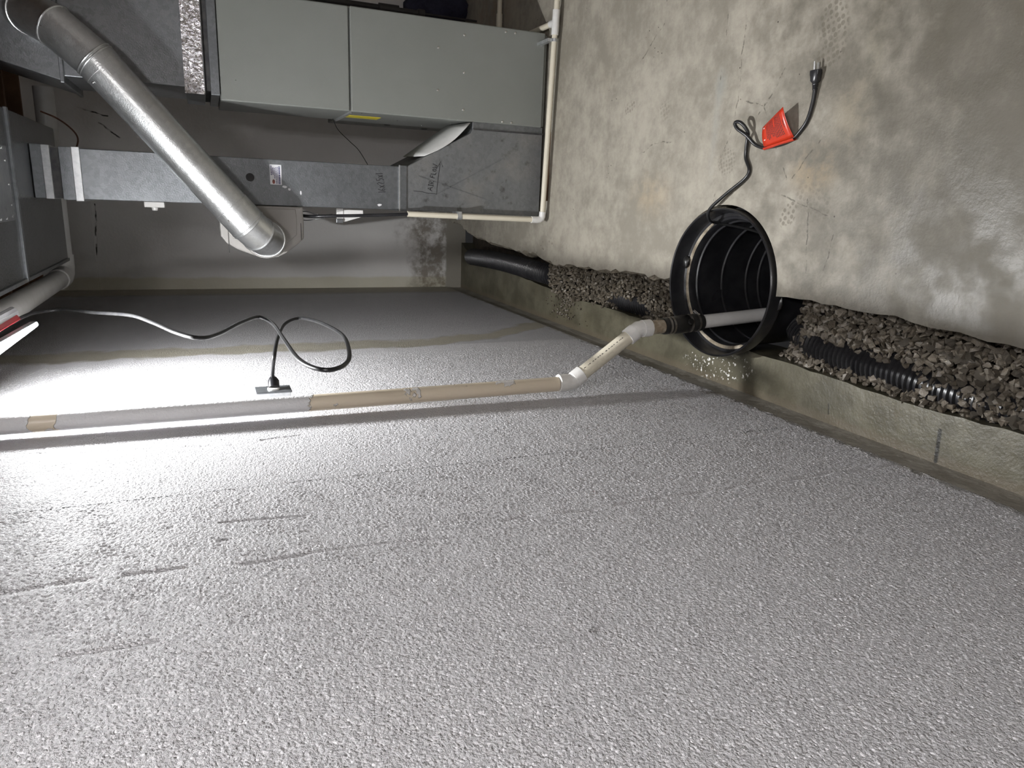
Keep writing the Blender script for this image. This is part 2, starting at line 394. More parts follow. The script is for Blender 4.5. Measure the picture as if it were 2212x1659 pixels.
def sweep(bm, pts, rad, segs=16, caps=True, sy=1.0):
    pts = [V(p) for p in pts]; n = len(pts)
    rads = list(rad) if hasattr(rad, '__len__') else [rad] * n
    tans = []
    for i in range(n):
        a = pts[max(i - 1, 0)]; b = pts[min(i + 1, n - 1)]
        if 0 < i < n - 1:
            d1 = (pts[i] - a); d2 = (b - pts[i])
            t = (d1.normalized() if d1.length > 1e-9 else V((0, 0, 0))) + (d2.normalized() if d2.length > 1e-9 else V((0, 0, 0)))
        else: t = b - a
        tans.append(t.normalized())
    up = V((0, 0, 1)) if abs(tans[0].z) < 0.9 else V((1, 0, 0))
    u = tans[0].cross(up).normalized(); rings = []
    for i in range(n):
        if i: u = (u - tans[i] * u.dot(tans[i])).normalized()
        w = tans[i].cross(u)
        rings.append([bm.verts.new(pts[i] + u * math.cos(6.2831853 * k / segs) * rads[i] + w * math.sin(6.2831853 * k / segs) * rads[i] * sy) for k in range(segs)])
    for i in range(n - 1):
        for k in range(segs):
            bm.faces.new((rings[i][k], rings[i][(k + 1) % segs], rings[i + 1][(k + 1) % segs], rings[i + 1][k]))
    if caps:
        bm.faces.new(rings[0][::-1]); bm.faces.new(rings[-1])
    return bm
def T(pts, rad, segs=16, caps=True, sy=1.0): return sweep(bmesh.new(), pts, rad, segs, caps, sy)

def lathe(bm, prof, c, segs=64, sx=1.0, sy=1.0, close=False):
    rings = []
    for r, z in prof:
        if r < 1e-6: rings.append([bm.verts.new((c[0], c[1], c[2] + z))])
        else: rings.append([bm.verts.new((c[0] + math.cos(6.2831853 * k / segs) * r * sx, c[1] + math.sin(6.2831853 * k / segs) * r * sy, c[2] + z)) for k in range(segs)])
    for a, b in zip(rings, rings[1:]):
        for k in range(segs):
            k2 = (k + 1) % segs
            if len(a) == 1: bm.faces.new((a[0], b[k2], b[k]))
            elif len(b) == 1: bm.faces.new((a[k], a[k2], b[0]))
            else: bm.faces.new((a[k], a[k2], b[k2], b[k]))
    return bm

def spline(pts, n=8):
    pts = [V(p) for p in pts]; out = []
    P = [pts[0] * 2 - pts[1]] + pts + [pts[-1] * 2 - pts[-2]]
    for i in range(1, len(P) - 2):
        a, b, c, d = P[i - 1], P[i], P[i + 1], P[i + 2]
        for k in range(n):
            t = k / n
            out.append(0.5 * ((2 * b) + (c - a) * t + (2 * a - 5 * b + 4 * c - d) * t * t + (3 * b - a - 3 * c + d) * t ** 3))
    out.append(pts[-1]); return out
def resample(pts, step):
    pts = [V(p) for p in pts]; out = [pts[0]]; acc = 0.0
    for a, b in zip(pts, pts[1:]):
        L = (b - a).length
        while acc + L >= step and L > 1e-9:
            a = a + (b - a) * ((step - acc) / L); out.append(a.copy()); L = (b - a).length; acc = 0.0
        acc += L
    return out

def ribbon(bm, pts, w, plane='y'):
    """flat pen stroke in the plane y = const (or on any plane given by its normal)"""
    nrm = V((0, -1, 0)) if plane == 'y' else V(plane)
    pts = [V(p) for p in pts]; L = []; Rr = []
    for i, p in enumerate(pts):
        t = (pts[min(i + 1, len(pts) - 1)] - pts[max(i - 1, 0)]).normalized()
        s = t.cross(nrm).normalized() * w * 0.5
        L.append(bm.verts.new(p + s)); Rr.append(bm.verts.new(p - s))
    for i in range(len(pts) - 1): bm.faces.new((L[i], L[i + 1], Rr[i + 1], Rr[i]))
    return bm

def screw_head(parent, p, nrm, r=0.005):
    n = V(nrm); p = V(p)
    return obj('screw', T([p - n * 0.001, p + n * 0.002, p + n * 0.0035], [r, r, r * 0.55], 10), 'screw', parent, smooth=True)

# ================================================================== THE SETTING
WX = -0.625; FY = 5.13; CZ = 2.62; RX = 2.8; BY = -1.9
# slab with its ragged trench edge and the bite around the sump basin
BC = (-0.244, 2.024); BRX, BRY = 0.262, 0.278
far_edge = [(-.140, 5.13), (-.150, 4.90), (-.165, 4.80), (-.205, 4.69), (-.229, 4.456), (-.241, 4.165), (-.262, 3.904), (-.258, 3.607), (-.292, 3.454), (-.288, 3.16), (-.279, 2.883), (-.262, 2.721), (-.264, 2.535), (-.262, 2.315)]
near_edge = [(-.249, 1.742), (-.247, 1.595), (-.251, 1.423), (-.248, 1.308), (-.260, 1.202), (-.261, 1.128), (-.268, 1.058), (-.268, .976), (-.262, .5), (-.27, -.3), (-.26, -1.9)]
def densify(e, step, amp, rng):
    out = []
    for (a, b) in zip(e, e[1:]):
        L = math.hypot(b[0] - a[0], b[1] - a[1]); n = max(1, int(L / step))
        for k in range(n):
            t = k / n
            out.append((a[0] + (b[0] - a[0]) * t + rng.uniform(-amp, amp), a[1] + (b[1] - a[1]) * t + (rng.uniform(-amp, amp) if k else 0)))
    out.append(e[-1]); return out
rng = random.Random(3)
fe = densify(far_edge, .035, .009, rng); fe[0] = (-.140, 5.13)
ne = densify(near_edge, .04, .0035, rng)
arc = [(BC[0] + math.cos(a) * (BRX + .006), BC[1] + math.sin(a) * (BRY + .004)) for a in [math.radians(92 - 184 * k / 40) for k in range(41)]]
outline = fe[:-1] + arc + ne[1:] + [(RX, BY), (RX, FY)]
nraw = len(fe) - 1 + len(arc) + len(ne) - 1
bm = bmesh.new()
top = [bm.verts.new((x, y, 0)) for x, y in outline]
bm.faces.new(top)
floor = struct(obj('floor', bm, 'floor'))
bm = bmesh.new(); rows = []
for j, zz in enumerate((0.0, -.03, -.065, -.105)):
    row = []
    for i in range(nraw):
        x, y = outline[i]
        if i < len(fe) - 1:
            amp = (.030 if y > 3.4 else .010); off = 0 if j == 0 else -(amp * j / 3 + rng.uniform(-.006, .010)) * (1 if y < 4.95 else .2)
        elif i < len(fe) - 1 + len(arc): off = 0
        else: off = 0 if j == 0 else rng.uniform(-.004, .004)
        row.append(bm.verts.new((x + off, y, zz)))
    rows.append(row)
for a, b in zip(rows, rows[1:]):
    for i in range(nraw - 1): bm.faces.new((a[i], a[i + 1], b[i + 1], b[i]))
obj('broken_edge', bm, 'broken', floor)

# footing ledge along the left wall
foot_edge = [(-.30, 5.13), (-.36, 4.98), (-.40, 4.90), (-.421, 4.514), (-.427, 4.112), (-.443, 3.797), (-.466, 3.351), (-.466, 3.007), (-.479, 2.599), (-.480, 1.902), (-.483, 1.667), (-.490, 1.467), (-.497, 1.268), (-.492, 1.15), (-.485, .999), (-.49, .3), (-.488, -1.9)]
fo = densify(foot_edge, .05, .003, rng)
bm = bmesh.new()
poly = [(WX - .03, -1.9), (WX - .03, 5.13)] + fo
prism(bm, poly, 'z', -.11, -.30)
struct(obj('footing', bm, 'footing'))
bm = bmesh.new(); box(bm, -.6, .12, -1.9, 1.70, -.32, -.24); struct(obj('trench_soil', bm, 'soil'))
bm = bmesh.new(); box(bm, -.6, .12, 2.36, 5.13, -.32, -.20); struct(obj('trench_soil', bm, 'soil'))

# walls and ceiling
bm = bmesh.new(); box(bm, WX - .2, WX, BY - .1, FY + .2, 0.005, CZ + .3)
wall_left = struct(obj('wall_left', bm, 'wall_coating'))
obj('wall_base', B(WX - .2, WX - .006, BY - .1, FY + .2, -.14, .012), 'bare_wall', wall_left)
# thick sprayed stipple of the coating, real relief where the wall is close
SCR = (((1.232, 1.99), (1.203, 1.68), .011), ((1.215, 1.74), (1.196, 1.52), .007), ((1.222, 1.13), (1.208, 0.02), .006), ((1.922, 2.13), (1.856, 1.62), .007), ((1.86, 1.55), (1.885, 1.40), .006),
       ((1.46, .42), (1.44, .30), .006), ((1.39, 1.75), (1.375, 1.50), .005), ((1.02, 1.9), (1.01, 1.75), .006), ((1.20, 1.55), (1.19, 1.25), .004), ((1.30, 1.66), (1.29, 1.60), .008))
def stipple(y0, y1, z0, z1, step, seed, amp):
    ny = int((y1 - y0) / step) + 1; nz = int((z1 - z0) / step) + 1
    g = np.random.default_rng(seed)
    ky = np.fft.fftfreq(ny, step)[:, None]; kz = np.fft.rfftfreq(nz, step)[None, :]
    k = np.sqrt(ky ** 2 + kz ** 2)
    def band(f0, w):
        f = np.fft.irfft2(np.fft.rfft2(g.standard_normal((ny, nz))) * np.exp(-((k - f0) / w) ** 2), s=(ny, nz))
        return f / f.std()
    f = band(110., 65.) + .2 * band(40., 25.); f /= f.std()
    h = np.clip((f + .75) / 2.3, 0, 1); h = h * h * (3 - 2 * h)
    lump = band(7., 6.)
    h = h * np.clip(1 + .10 * lump, .5, 1.4)
    Y = y0 + np.arange(ny)[:, None] * step + np.zeros((1, nz)); Z = z0 + np.arange(nz)[None, :] * step + np.zeros((ny, 1))
    wob = .006 * band(3., 2.)
    for (a, b, w) in SCR:
        a = np.array(a); b = np.array(b); ba = b - a
        t_ = np.clip(((Y - a[0]) * ba[0] + (Z - a[1]) * ba[1]) / (ba @ ba), 0, 1)
        d_ = np.hypot(Y - a[0] - t_ * ba[0] + wob, Z - a[1] - t_ * ba[1])
        m_ = np.clip((d_ - w * .5) / (w * .5), 0, 1); br = np.clip(lump * 1.2 + .9, 0, 1)
        h = h * (1 - (1 - m_) * br) - 1.0 * (1 - m_) * br
    fade = np.clip((3.0 - Y) / .25, 0, 1)
    X = WX + (.0020 + amp * np.maximum(h, -1.1)) * fade + .0002
    edge = .010 + .022 * np.clip(band(18., 16.) * .5 + .5, 0, 1)
    X = np.where(Z < edge, WX - .004, X)
    return np.stack([X, Y, Z], -1).reshape(-1, 3), ny, nz
def grid_mesh(name, co, ny, nz):
    me = bpy.data.meshes.new(name)
    i = (np.arange(ny - 1)[:, None] * nz + np.arange(nz - 1)[None, :]).reshape(-1)
    f = np.stack([i, i + nz, i + nz + 1, i + 1], -1).astype(np.int32)
    me.vertices.add(len(co)); me.vertices.foreach_set('co', co.astype(np.float32).reshape(-1))
    me.loops.add(f.size); me.loops.foreach_set('vertex_index', f.reshape(-1))
    me.polygons.add(len(f)); me.polygons.foreach_set('loop_start', np.arange(0, f.size, 4, dtype=np.int32)); me.polygons.foreach_set('loop_total', np.full(len(f), 4, np.int32))
    me.polygons.foreach_set('use_smooth', np.ones(len(f), bool)); me.update(calc_edges=True)
    return me
for y0, y1, st_, sd_ in ((.28, 1.55, .0026, 1), (1.55, 3.0, .0031, 2)):
    co, ny, nz = stipple(y0, y1, .008, 2.36, st_, sd_, .0015)
    link_mesh('sprayed_coating', grid_mesh('sprayed_coating', co, ny, nz), 'stipple_coating', wall_left)
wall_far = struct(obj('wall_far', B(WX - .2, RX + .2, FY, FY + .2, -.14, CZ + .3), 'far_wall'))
struct(obj('trim_1', B(WX, .05, FY - .018, FY - .001, 2.285, 2.52), 'far_wall', bevel=.004))
struct(obj('wall_right', B(RX, RX + .2, BY, FY, -.05, CZ + .3), 'drywall_grey'))
struct(obj('wall_back', B(WX, RX, BY - .2, BY, -.05, CZ + .3), 'drywall_grey'))
ceiling = struct(obj('ceiling', B(WX, RX, BY, FY, CZ + .2, CZ + .26), 'wood_dark'))
for k in range(18):
    y = BY + .2 + k * .4
    obj('joist', B(WX + .02, RX, y, y + .04, CZ - .04, CZ + .2), 'wood_dark', ceiling)

# ================================================================== FURNACE
FYF = 3.50; FX0, FX1 = .385, .825
fur = thing('furnace', 'tall grey-green metal furnace cabinet with two front panels standing on the concrete floor', 'furnace', (.6, 3.8, 0))
obj('cabinet', B(FX0, FX1, FYF + .012, 3.93, 1.0, 1.555), 'furnace_paint', fur, bevel=.004)
obj('blower_cabinet', B(FX0 + .003, FX1 - .003, FYF + .014, 4.17, .012, 1.0), 'furnace_paint', fur, bevel=.004)
obj('base_pad', B(FX0 + .02, FX1 - .02, FYF + .05, 4.15, 0, .014), 'rubber', fur)
up = obj('upper_door', B(FX0 - .001, FX1 + .001, FYF, FYF + .03, 1.004, 1.553), 'furnace_paint', fur, bevel=.005)
lo = obj('lower_door', B(FX0 - .002, FX1 + .002, FYF - .003, FYF + .03, .03, .997), 'furnace_paint', fur, bevel=.005)
for x, z in ((.769, .456), (.700, .585), (.603, .456), (.512, .586), (.434, .456), (.395, .248), (.394, .199), (.808, .245), (.808, .195)):
    screw_head(lo, (x, FYF - .003, z), (0, -1, 0), .0055)
screw_head(up, (.47, FYF, 1.49), (0, -1, 0), .003)
# side details: bent flange at the seam, screws, wire knock-outs, yellow label
obj('seam_flange', prism(bmesh.new(), [(3.52, 1.003), (3.93, 1.0), (3.93, .992), (3.53, .99)], 'x', FX0 - .008, FX0 + .004), 'zinc_bright', fur)
obj('caution_label', B(FX0 + .0015, FX0 + .004, 3.70, 3.80, .815, 1.0 - .012), 'yellow_label', fur)['label'] = 'yellow caution label strip'
for y, z in ((4.03, .706), (4.09, .482)):
    obj('knockout', T([(FX0 + .004, y, z), (FX0 + .0015, y, z)], .018, 16), 'ink', fur)
for y, z in ((3.55, .94), (3.60, .40), (3.75, .72), (3.9, .55), (3.7, .45)):
    screw_head(fur, (FX0 + .003, y, z), (-1, 0, 0), .004)

# ================================================================== SUPPLY PLENUM ABOVE THE FURNACE
pl = thing('supply_plenum', 'dark galvanized sheet-metal plenum sitting on top of the grey furnace', 'duct', (.62, 3.75, 1.555))
obj('lower_flange', B(.402, .815, 3.49, 3.95, 1.556, 1.592), 'galv', pl, bevel=.002)
obj('canvas_joint', B(.418, .80, 3.505, 3.935, 1.588, 1.617), 'canvas_dark', pl)
obj('upper_flange', B(.404, .815, 3.488, 3.95, 1.613, 1.690), 'galv_dirty', pl, bevel=.002)
# crinkled foil tape round the flange
bm = bmesh.new(); n = 34
rw = [[bm.verts.new((.400 + i / n * .43, 3.4865 - .0035 * random.random(), z)) for i in range(n + 1)] for z in (1.617, 1.628, 1.642, 1.655, 1.668, 1.682, 1.693)]
for a, b in zip(rw, rw[1:]):
    for i in range(n): bm.faces.new((a[i], a[i + 1], b[i + 1], b[i]))
ft = obj('foil_tape', bm, 'foil', pl); sm = ft.modifiers.new('thick', 'SOLIDIFY'); sm.thickness = .002
body = obj('plenum_body', B(.425, .815, 3.50, 3.95, 1.688, 2.14), 'galv_dark', pl, bevel=.003)
bm = prism(bmesh.new(), [(.405, 2.135), (.86, 2.135), (.93, 2.60), (.53, 2.60)], 'y', 3.485, 3.98)
obj('transition', bm, 'galv_dark', pl, bevel=.003)
bm = prism(bmesh.new(), [(.398, 2.128), (.865, 2.128), (.865, 2.142), (.398, 2.142)], 'y', 3.478, 3.985)
obj('seam_strip', bm, 'galv_dark', pl, bevel=.002)

# ================================================================== ROUND BYPASS DUCT
bd = thing('bypass_duct', 'shiny round galvanized duct running diagonally from the plenum down to the humidifier', 'duct', (-.19, 3.4, 1.32))
RR = .077
A0 = V((.640, 3.50, 2.235)); A1 = V((.625, 3.40, 2.205)); A2 = V((.575, 3.325, 2.120)); A3 = V((.468, 3.30, 1.996))
B0 = V((-.128, 3.30, 1.483)); B1 = V((-.168, 3.322, 1.440)); B2 = V((-.192, 3.375, 1.405)); B3 = V((-.195, 3.485, 1.400))
path = [A0, A1, A2, A3, B0, B1, B2, B3]
ptan = []
for i in range(len(path)):
    t1 = (path[i] - path[i - 1]).normalized() if i else None
    t2 = (path[i + 1] - path[i]).normalized() if i < len(path) - 1 else None
    ptan.append(((t1 or t2) + (t2 or t1)).normalized())
def ring_pts(c, axis, tan, r, n=44):
    """ellipse where a round pipe of direction axis is cut by the mitre plane with normal tan"""
    u = axis.cross(V((0, 1, 0))).normalized(); w = axis.cross(u).normalized(); out = []
    for k in range(n):
        q = u * math.cos(6.2831853 * k / n) * r + w * math.sin(6.2831853 * k / n) * r
        out.append(c + q - axis * (q.dot(tan) / axis.dot(tan)))
    return out
def gore(name, i, r0=RR, r1=RR):
    ax_ = (path[i + 1] - path[i]).normalized(); bm = bmesh.new()
    ra = [bm.verts.new(p) for p in ring_pts(path[i], ax_, ptan[i], r0)]; rb = [bm.verts.new(p) for p in ring_pts(path[i + 1], ax_, ptan[i + 1], r1)]
    for k in range(44): bm.faces.new((ra[k], ra[(k + 1) % 44], rb[(k + 1) % 44], rb[k]))
    return obj(name, bm, 'galv_bright', bd, smooth=True)
for i, nm in enumerate(('start_collar', 'elbow_gore', 'elbow_gore', 'straight_pipe', 'elbow_gore', 'elbow_gore', 'end_collar')): gore(nm, i)
for i in (1, 2, 3, 4, 5, 6):
    for sft in ((-.006, .006) if i in (3, 4) else (0,)):
        p = ring_pts(path[i] + ptan[i] * sft, (path[i] - path[i - 1]).normalized() if i > 3 else (path[i + 1] - path[i]).normalized(), ptan[i], RR + .0005)
        p = p + p[:2]
        obj('bead', T(p, .0032, 8, False), 'galv_bright', bd, smooth=True)
d = (B0 - A3).normalized(); L = (B0 - A3).length
for s0_, s1_ in ((0.0, .045), (L - .10, L)):
    obj('pipe_sleeve', T([A3 + d * (s0_ + .004), A3 + d * (s0_ + .005), A3 + d * (s1_ - .001), A3 + d * (s1_ - .0005)], [RR + .0002, RR + .0018, RR + .0018, RR + .0002], 44, False), 'galv_bright', bd, smooth=True)
obj('mounting_ring', T([V((-.195, 3.462, 1.40)), V((-.195, 3.470, 1.40)), V((-.195, 3.479, 1.40))], [RR + .012, RR + .014, RR + .014], 40), 'humid_plastic', bd, smooth=True)
for f, ang in ((.06, 2.5), (.06, 4.2), (L - .06, 2.2)):
    c = A3 + d * f; u = d.cross(V((0, 1, 0))).normalized(); w = d.cross(u)
    nn = (u * math.cos(ang) + w * math.sin(ang))
    screw_head(bd, c + nn * (RR + .002), nn, .004)

# ================================================================== RETURN AIR DROP, BOOT AND TRUNK
rd = thing('return_duct', 'galvanized rectangular return-air duct standing beside the furnace with handwriting on it', 'duct', (.1, 3.75, 0))
obj('drop', B(-.050, .153, FYF, 4.0, .742, 2.125), 'galv', rd, bevel=.003)
obj('drive_cleat', B(-.055, .158, FYF - .006, 4.005, .737, .772), 'galv', rd, bevel=.002)
obj('cleat_edge', B(-.056, .159, FYF - .008, FYF - .002, .7705, .776), 'zinc_bright', rd)
obj('top_flange', B(-.058, .158, FYF - .008, 4.008, 2.105, 2.135), 'zinc_bright', rd, bevel=.002)
obj('canvas_collar', B(-.048, .150, FYF + .006, 3.99, 2.165, 2.215), 'canvas_dark', rd)
obj('top_collar', B(-.054, .156, FYF - .004, 4.004, 2.132, 2.180), 'galv', rd, bevel=.002)
obj('trunk_collar', B(-.052, .160, FYF - .010, 4.01, 2.210, 2.240), 'zinc_bright', rd, bevel=.003)
obj('trunk_collar', B(-.050, .162, FYF - .004, 4.006, 2.238, 2.279), 'galv', rd, bevel=.003)
boot = obj('boot', prism(bmesh.new(), [(-.050, .740), (.152, .740), (.330, .412), (.352, .400), (.352, .02), (-.062, .02)], 'y', FYF + .002, 4.02), 'galv_dirty', rd, bevel=.004)
obj('side_strip', B(.350, .384, FYF + .006, 4.0, .02, .402), 'galv', rd, bevel=.002)
obj('dark_gap', B(.346, .353, FYF - .001, FYF + .02, .02, .398), 'canvas_dark', rd)
# stamped cross-break creases
bm = bmesh.new()
for a, b in (((.114, .675), (.006, .284)), ((.024, .597), (.224, .226))):
    ribbon(bm, [(a[0], FYF + .0008, a[1]), (b[0], FYF + .0008, b[1])], .003)
obj('cross_crease', bm, 'galv', rd)
# loose pale canvas flap on the sloping shoulder
bm = bmesh.new(); fl = []
for i in range(9):
    t = i / 8; x = .205 + t * .168; z = .655 - t * .232; bow = math.sin(t * 3.14159) * .022
    fl.append([bm.verts.new((x - bow * .8 + .004, 3.485 + .0 * t, z - bow * .55)), bm.verts.new((x + bow * .2 + .006, 3.62, z + .014 + bow * .2)), bm.verts.new((x + .012, 3.80, z + .022))])
for a, b in zip(fl, fl[1:]):
    for k in range(2): bm.faces.new((a[k], a[k + 1], b[k + 1], b[k]))
o = obj('canvas_flap', bm, 'canvas_pale', rd, smooth=True); sm = o.modifiers.new('thick', 'SOLIDIFY'); sm.thickness = .003
o['label'] = 'loose pale canvas flap'
obj('plug', T([(.070, FYF - .003, 1.452), (.070, FYF + .002, 1.452)], .018, 24), 'black_plastic', rd, smooth=True)['label'] = 'round black plug'
# paint smears
for x, z, r1, r2 in ((.035, 1.305, .006, .012), (.025, 1.285, .006, .006), (.012, 1.235, .010, .004), (-.03, .87, .006, .012), (.118, 1.68, .008, .006)):
    bm = bmesh.new(); n = 12
    bm.faces.new([bm.verts.new((x + math.cos(6.283 * k / n) * r1 * random.uniform(.7, 1.1), FYF - .0008, z + math.sin(6.283 * k / n) * r2 * random.uniform(.7, 1.1))) for k in range(n)])
    obj('paint_smear', bm, 'paper', rd)
# service sticker
st = obj('service_sticker', B(.043, .130, FYF - .0012, FYF - .0002, 1.317, 1.367), 'paper', rd); st['label'] = 'white printed service sticker'
bm = bmesh.new(); rs = random.Random(5)
for z, hh, x0, x1 in ((1.326, .007, .046, .124), (1.3335, .003, .047, .122), (1.340, .003, .047, .122), (1.3465, .003, .070, .118), (1.3535, .0045, .086, .118), (1.361, .0045, .084, .126)):
    x = x0
    while x < x1 - .002:
        w = rs.uniform(.003, .008); w = min(w, x1 - x)
        box(bm, x, x + w * .8, FYF - .0016, FYF - .0011, z - hh / 2, z + hh / 2); x += w
obj('print', bm, 'ink_blue', st)
bm = bmesh.new(); n = 14
bm.faces.new([bm.verts.new((.056 + math.cos(6.283 * k / n) * .010, FYF - .0016, 1.352 + math.sin(6.283 * k / n) * .006)) for k in range(n)])
obj('emblem', bm, 'logo', st)

# felt-pen writing
GL = {'A': [[(0, 0), (.45, 1), (.9, 0)], [(.18, .38), (.75, .38)]], 'I': [[(.2, 0), (.2, 1)], [(0, 0), (.4, 0)], [(0, 1), (.4, 1)]],
      'R': [[(0, 0), (0, 1), (.5, .95), (.55, .65), (.05, .5), (.65, 0)]], 'F': [[(0, 0), (.05, 1), (.6, 1)], [(.03, .55), (.45, .55)]],
      'L': [[(0, 1), (0, 0), (.5, 0)]], 'O': [[(.3, .8), (.05, .6), (.05, .2), (.3, 0), (.55, .2), (.5, .65), (.3, .8)]],
      'W': [[(0, .9), (.2, 0), (.42, .6), (.65, 0), (.95, 1)]], '1': [[(.1, 0), (.1, 1)]], '6': [[(.5, 1), (.12, .55), (.05, .15), (.3, 0), (.5, .2), (.3, .42), (.08, .3)]],
      'X': [[(0, 0), (.5, .7)], [(0, .7), (.5, 0)]], '2': [[(0, .8), (.25, 1), (.5, .75), (.05, 0), (.6, .02)]], '5': [[(.55, 1), (.1, 1), (.05, .6), (.4, .6), (.5, .25), (.25, 0), (0, .1)]]}
def pen(name, parent, text, p0, adv, up, y, w):
    """letters laid on the duct face from p0 (x,z) with advance vector adv and up vector up"""
    bm = bmesh.new(); p = V((p0[0], 0, p0[1])); a = V((adv[0], 0, adv[1])); u = V((up[0], 0, up[1]))
    for ch in text:
        if ch == ' ': p = p + a * .55; continue
        for s in GL[ch]:
            ribbon(bm, [p + a * q[0] + u * q[1] + V((0, y, 0)) for q in s], w)
        p = p + a * (max(q[0] for s in GL[ch] for q in s) + .28)
    return obj(name, bm, 'ink', parent)
pen('handwriting', rd, 'AIR FLOW', (.045, .608), (.0185, -.0040), (.004, .024), FYF + .0006, .003)['label'] = 'black handwritten words AIR FLOW'
bm = bmesh.new()
ribbon(bm, [(x, FYF + .0006, z) for x, z in ((.042, .701), (.040, .659), (.034, .632), (.032, .584), (.068, .582), (.111, .577), (.176, .568))], .002)
ribbon(bm, [(x, FYF + .0006, z) for x, z in ((.150, .587), (.188, .564), (.161, .554))], .002)
obj('drawn_arrow', bm, 'ink', rd)['label'] = 'black hand-drawn bent arrow'
pen('handwriting', rd, '16X25X1', (.030, .841), (.0190, .0028), (-.003, .034), FYF - .0008, .003)['label'] = 'black handwritten size 16x25x1'

tr = thing('overhead_duct', 'wide galvanized trunk duct hanging overhead above the return duct', 'duct', (-.04, 2.4, 2.281))
obj('trunk_body', B(-.348, .262, 2.2, 4.10, 2.281, 2.49), 'galv_spangle', tr, bevel=.004)
obj('access_plate', B(-.125, .13, 2.4, 3.10, 2.276, 2.2815), 'galv_dirty', tr, bevel=.002)
obj('trunk_seam', B(-.352, .266, 3.16, 3.185, 2.272, 2.285), 'galv', tr, bevel=.003)
obj('edge_hem', B(-.353, -.340, 2.2, 4.10, 2.274, 2.29), 'galv_dirty', tr)
for x, y in ((.12, 3.03), (.08, 3.06), (.0, 3.07), (-.07, 3.07), (-.11, 3.06), (-.115, 2.98), (-.115, 2.9)):
    screw_head(tr, (x, y, 2.276), (0, 0, -1), .006)
obj('slot', B(.165, .195, 3.20, 3.215, 2.2795, 2.282), 'ink', tr)

# ================================================================== HUMIDIFIER
hu = thing('humidifier', 'pale grey D-shaped bypass humidifier mounted on the side of the return duct', 'humidifier', (-.16, 3.65, 1.227))
prof = [(-.052, 1.588), (-.150, 1.590), (-.190, 1.588), (-.221, 1.565), (-.248, 1.52), (-.267, 1.47), (-.281, 1.43), (-.286, 1.40), (-.281, 1.348), (-.262, 1.31), (-.227, 1.264), (-.194, 1.229), (-.120, 1.227), (-.052, 1.231)]
obj('housing', prism(bmesh.new(), prof, 'y', 3.485, 3.84), 'humid_plastic', hu, bevel=.008)
inner = [((x + .16) * .80 - .150, (z - 1.408) * .82 + 1.408) for x, z in prof]
obj('front_panel', prism(bmesh.new(), [(max(min(x, -.062), -.268), z) for x, z in inner], 'y', 3.479, 3.49), 'humid_plastic', hu, bevel=.003)
obj('cover_seam', B(-.262, -.056, 3.482, 3.487, 1.556, 1.558), 'canvas_dark', hu)
obj('cover_seam', B(-.200, -.125, 3.482, 3.487, 1.2405, 1.2425), 'canvas_dark', hu)
obj('latch_slot', B(-.287, -.268, 3.481, 3.60, 1.385, 1.42), 'ink', hu)

# drain hose and low-voltage leads from the humidifier
hp = spline([(-.090, 3.56, 1.25), (-.093, 3.50, 1.20), (-.089, 3.46, 1.14), (-.081, 3.435, .97), (-.071, 3.424, .80), (-.0665, 3.42, .745)], 6)
hose = tag(obj('drain_hose', T(hp, .0075, 12), 'black_plastic', smooth=True), 'black drain hose hanging from the humidifier into the white pipe', 'hose')
wr = thing('wire_lead', 'thin black wires leaving the underside of the humidifier', 'wire', (-.1, 3.5, 1.2))
obj('wire', T(spline([(-.075, 3.53, 1.245), (-.072, 3.50, 1.21), (-.084, 3.47, 1.16), (-.080, 3.46, 1.10)], 6), .0018, 6), 'cord_black', wr)
obj('wire', T(spline([(-.105, 3.53, 1.245), (-.112, 3.50, 1.215), (-.104, 3.47, 1.17), (-.092, 3.455, 1.12)], 6), .0018, 6), 'cord_black', wr)
brk = thing('hose_bracket', 'small white plastic bracket behind the black drain hose', 'bracket', (-.08, 3.6, 1.04))
obj('plate', B(-.118, -.052, 3.595, 3.612, 1.026, 1.058), 'pvc_white', brk, bevel=.002)
obj('wedge', prism(bmesh.new(), [(-.119, 1.026), (-.060, 1.026), (-.060, .93), (-.090, .93)], 'y', 3.60, 3.612), 'pvc_white', brk)
obj('clip', B(-.122, -.103, 3.585, 3.598, 1.03, 1.062), 'galv_dark', brk, bevel=.002)
hm = thing('humidistat', 'small white humidistat box with a knob on the return duct above the humidifier', 'control', (-.066, 3.52, 1.807))
obj('case', B(-.074, -.0505, 3.505, 3.57, 1.807, 1.886), 'pvc_white', hm, bevel=.003)
obj('knob', T([(-.073, 3.535, 1.847), (-.087, 3.535, 1.847)], [.013, .011], 20), 'pvc_white', hm, smooth=True)
tag(obj('thermostat_wire', T(spline([(.383, 3.88, 1.02), (.334, 3.9, .992), (.281, 3.9, .934), (.239, 3.9, .887), (.160, 3.9, .835)], 6), .002, 6), 'cord_black'),
    'thin dark wire from the furnace side sagging to the return duct', 'wire')
tag(obj('brown_wire', T(spline([(.31, 3.8, 2.275), (.285, 3.8, 2.215), (.245, 3.8, 2.165), (.205, 3.8, 2.145), (.152, 3.8, 2.160)], 6), .0035, 8), 'copper_wire'),
    'brown wire looping from the trunk duct to the return duct', 'wire')

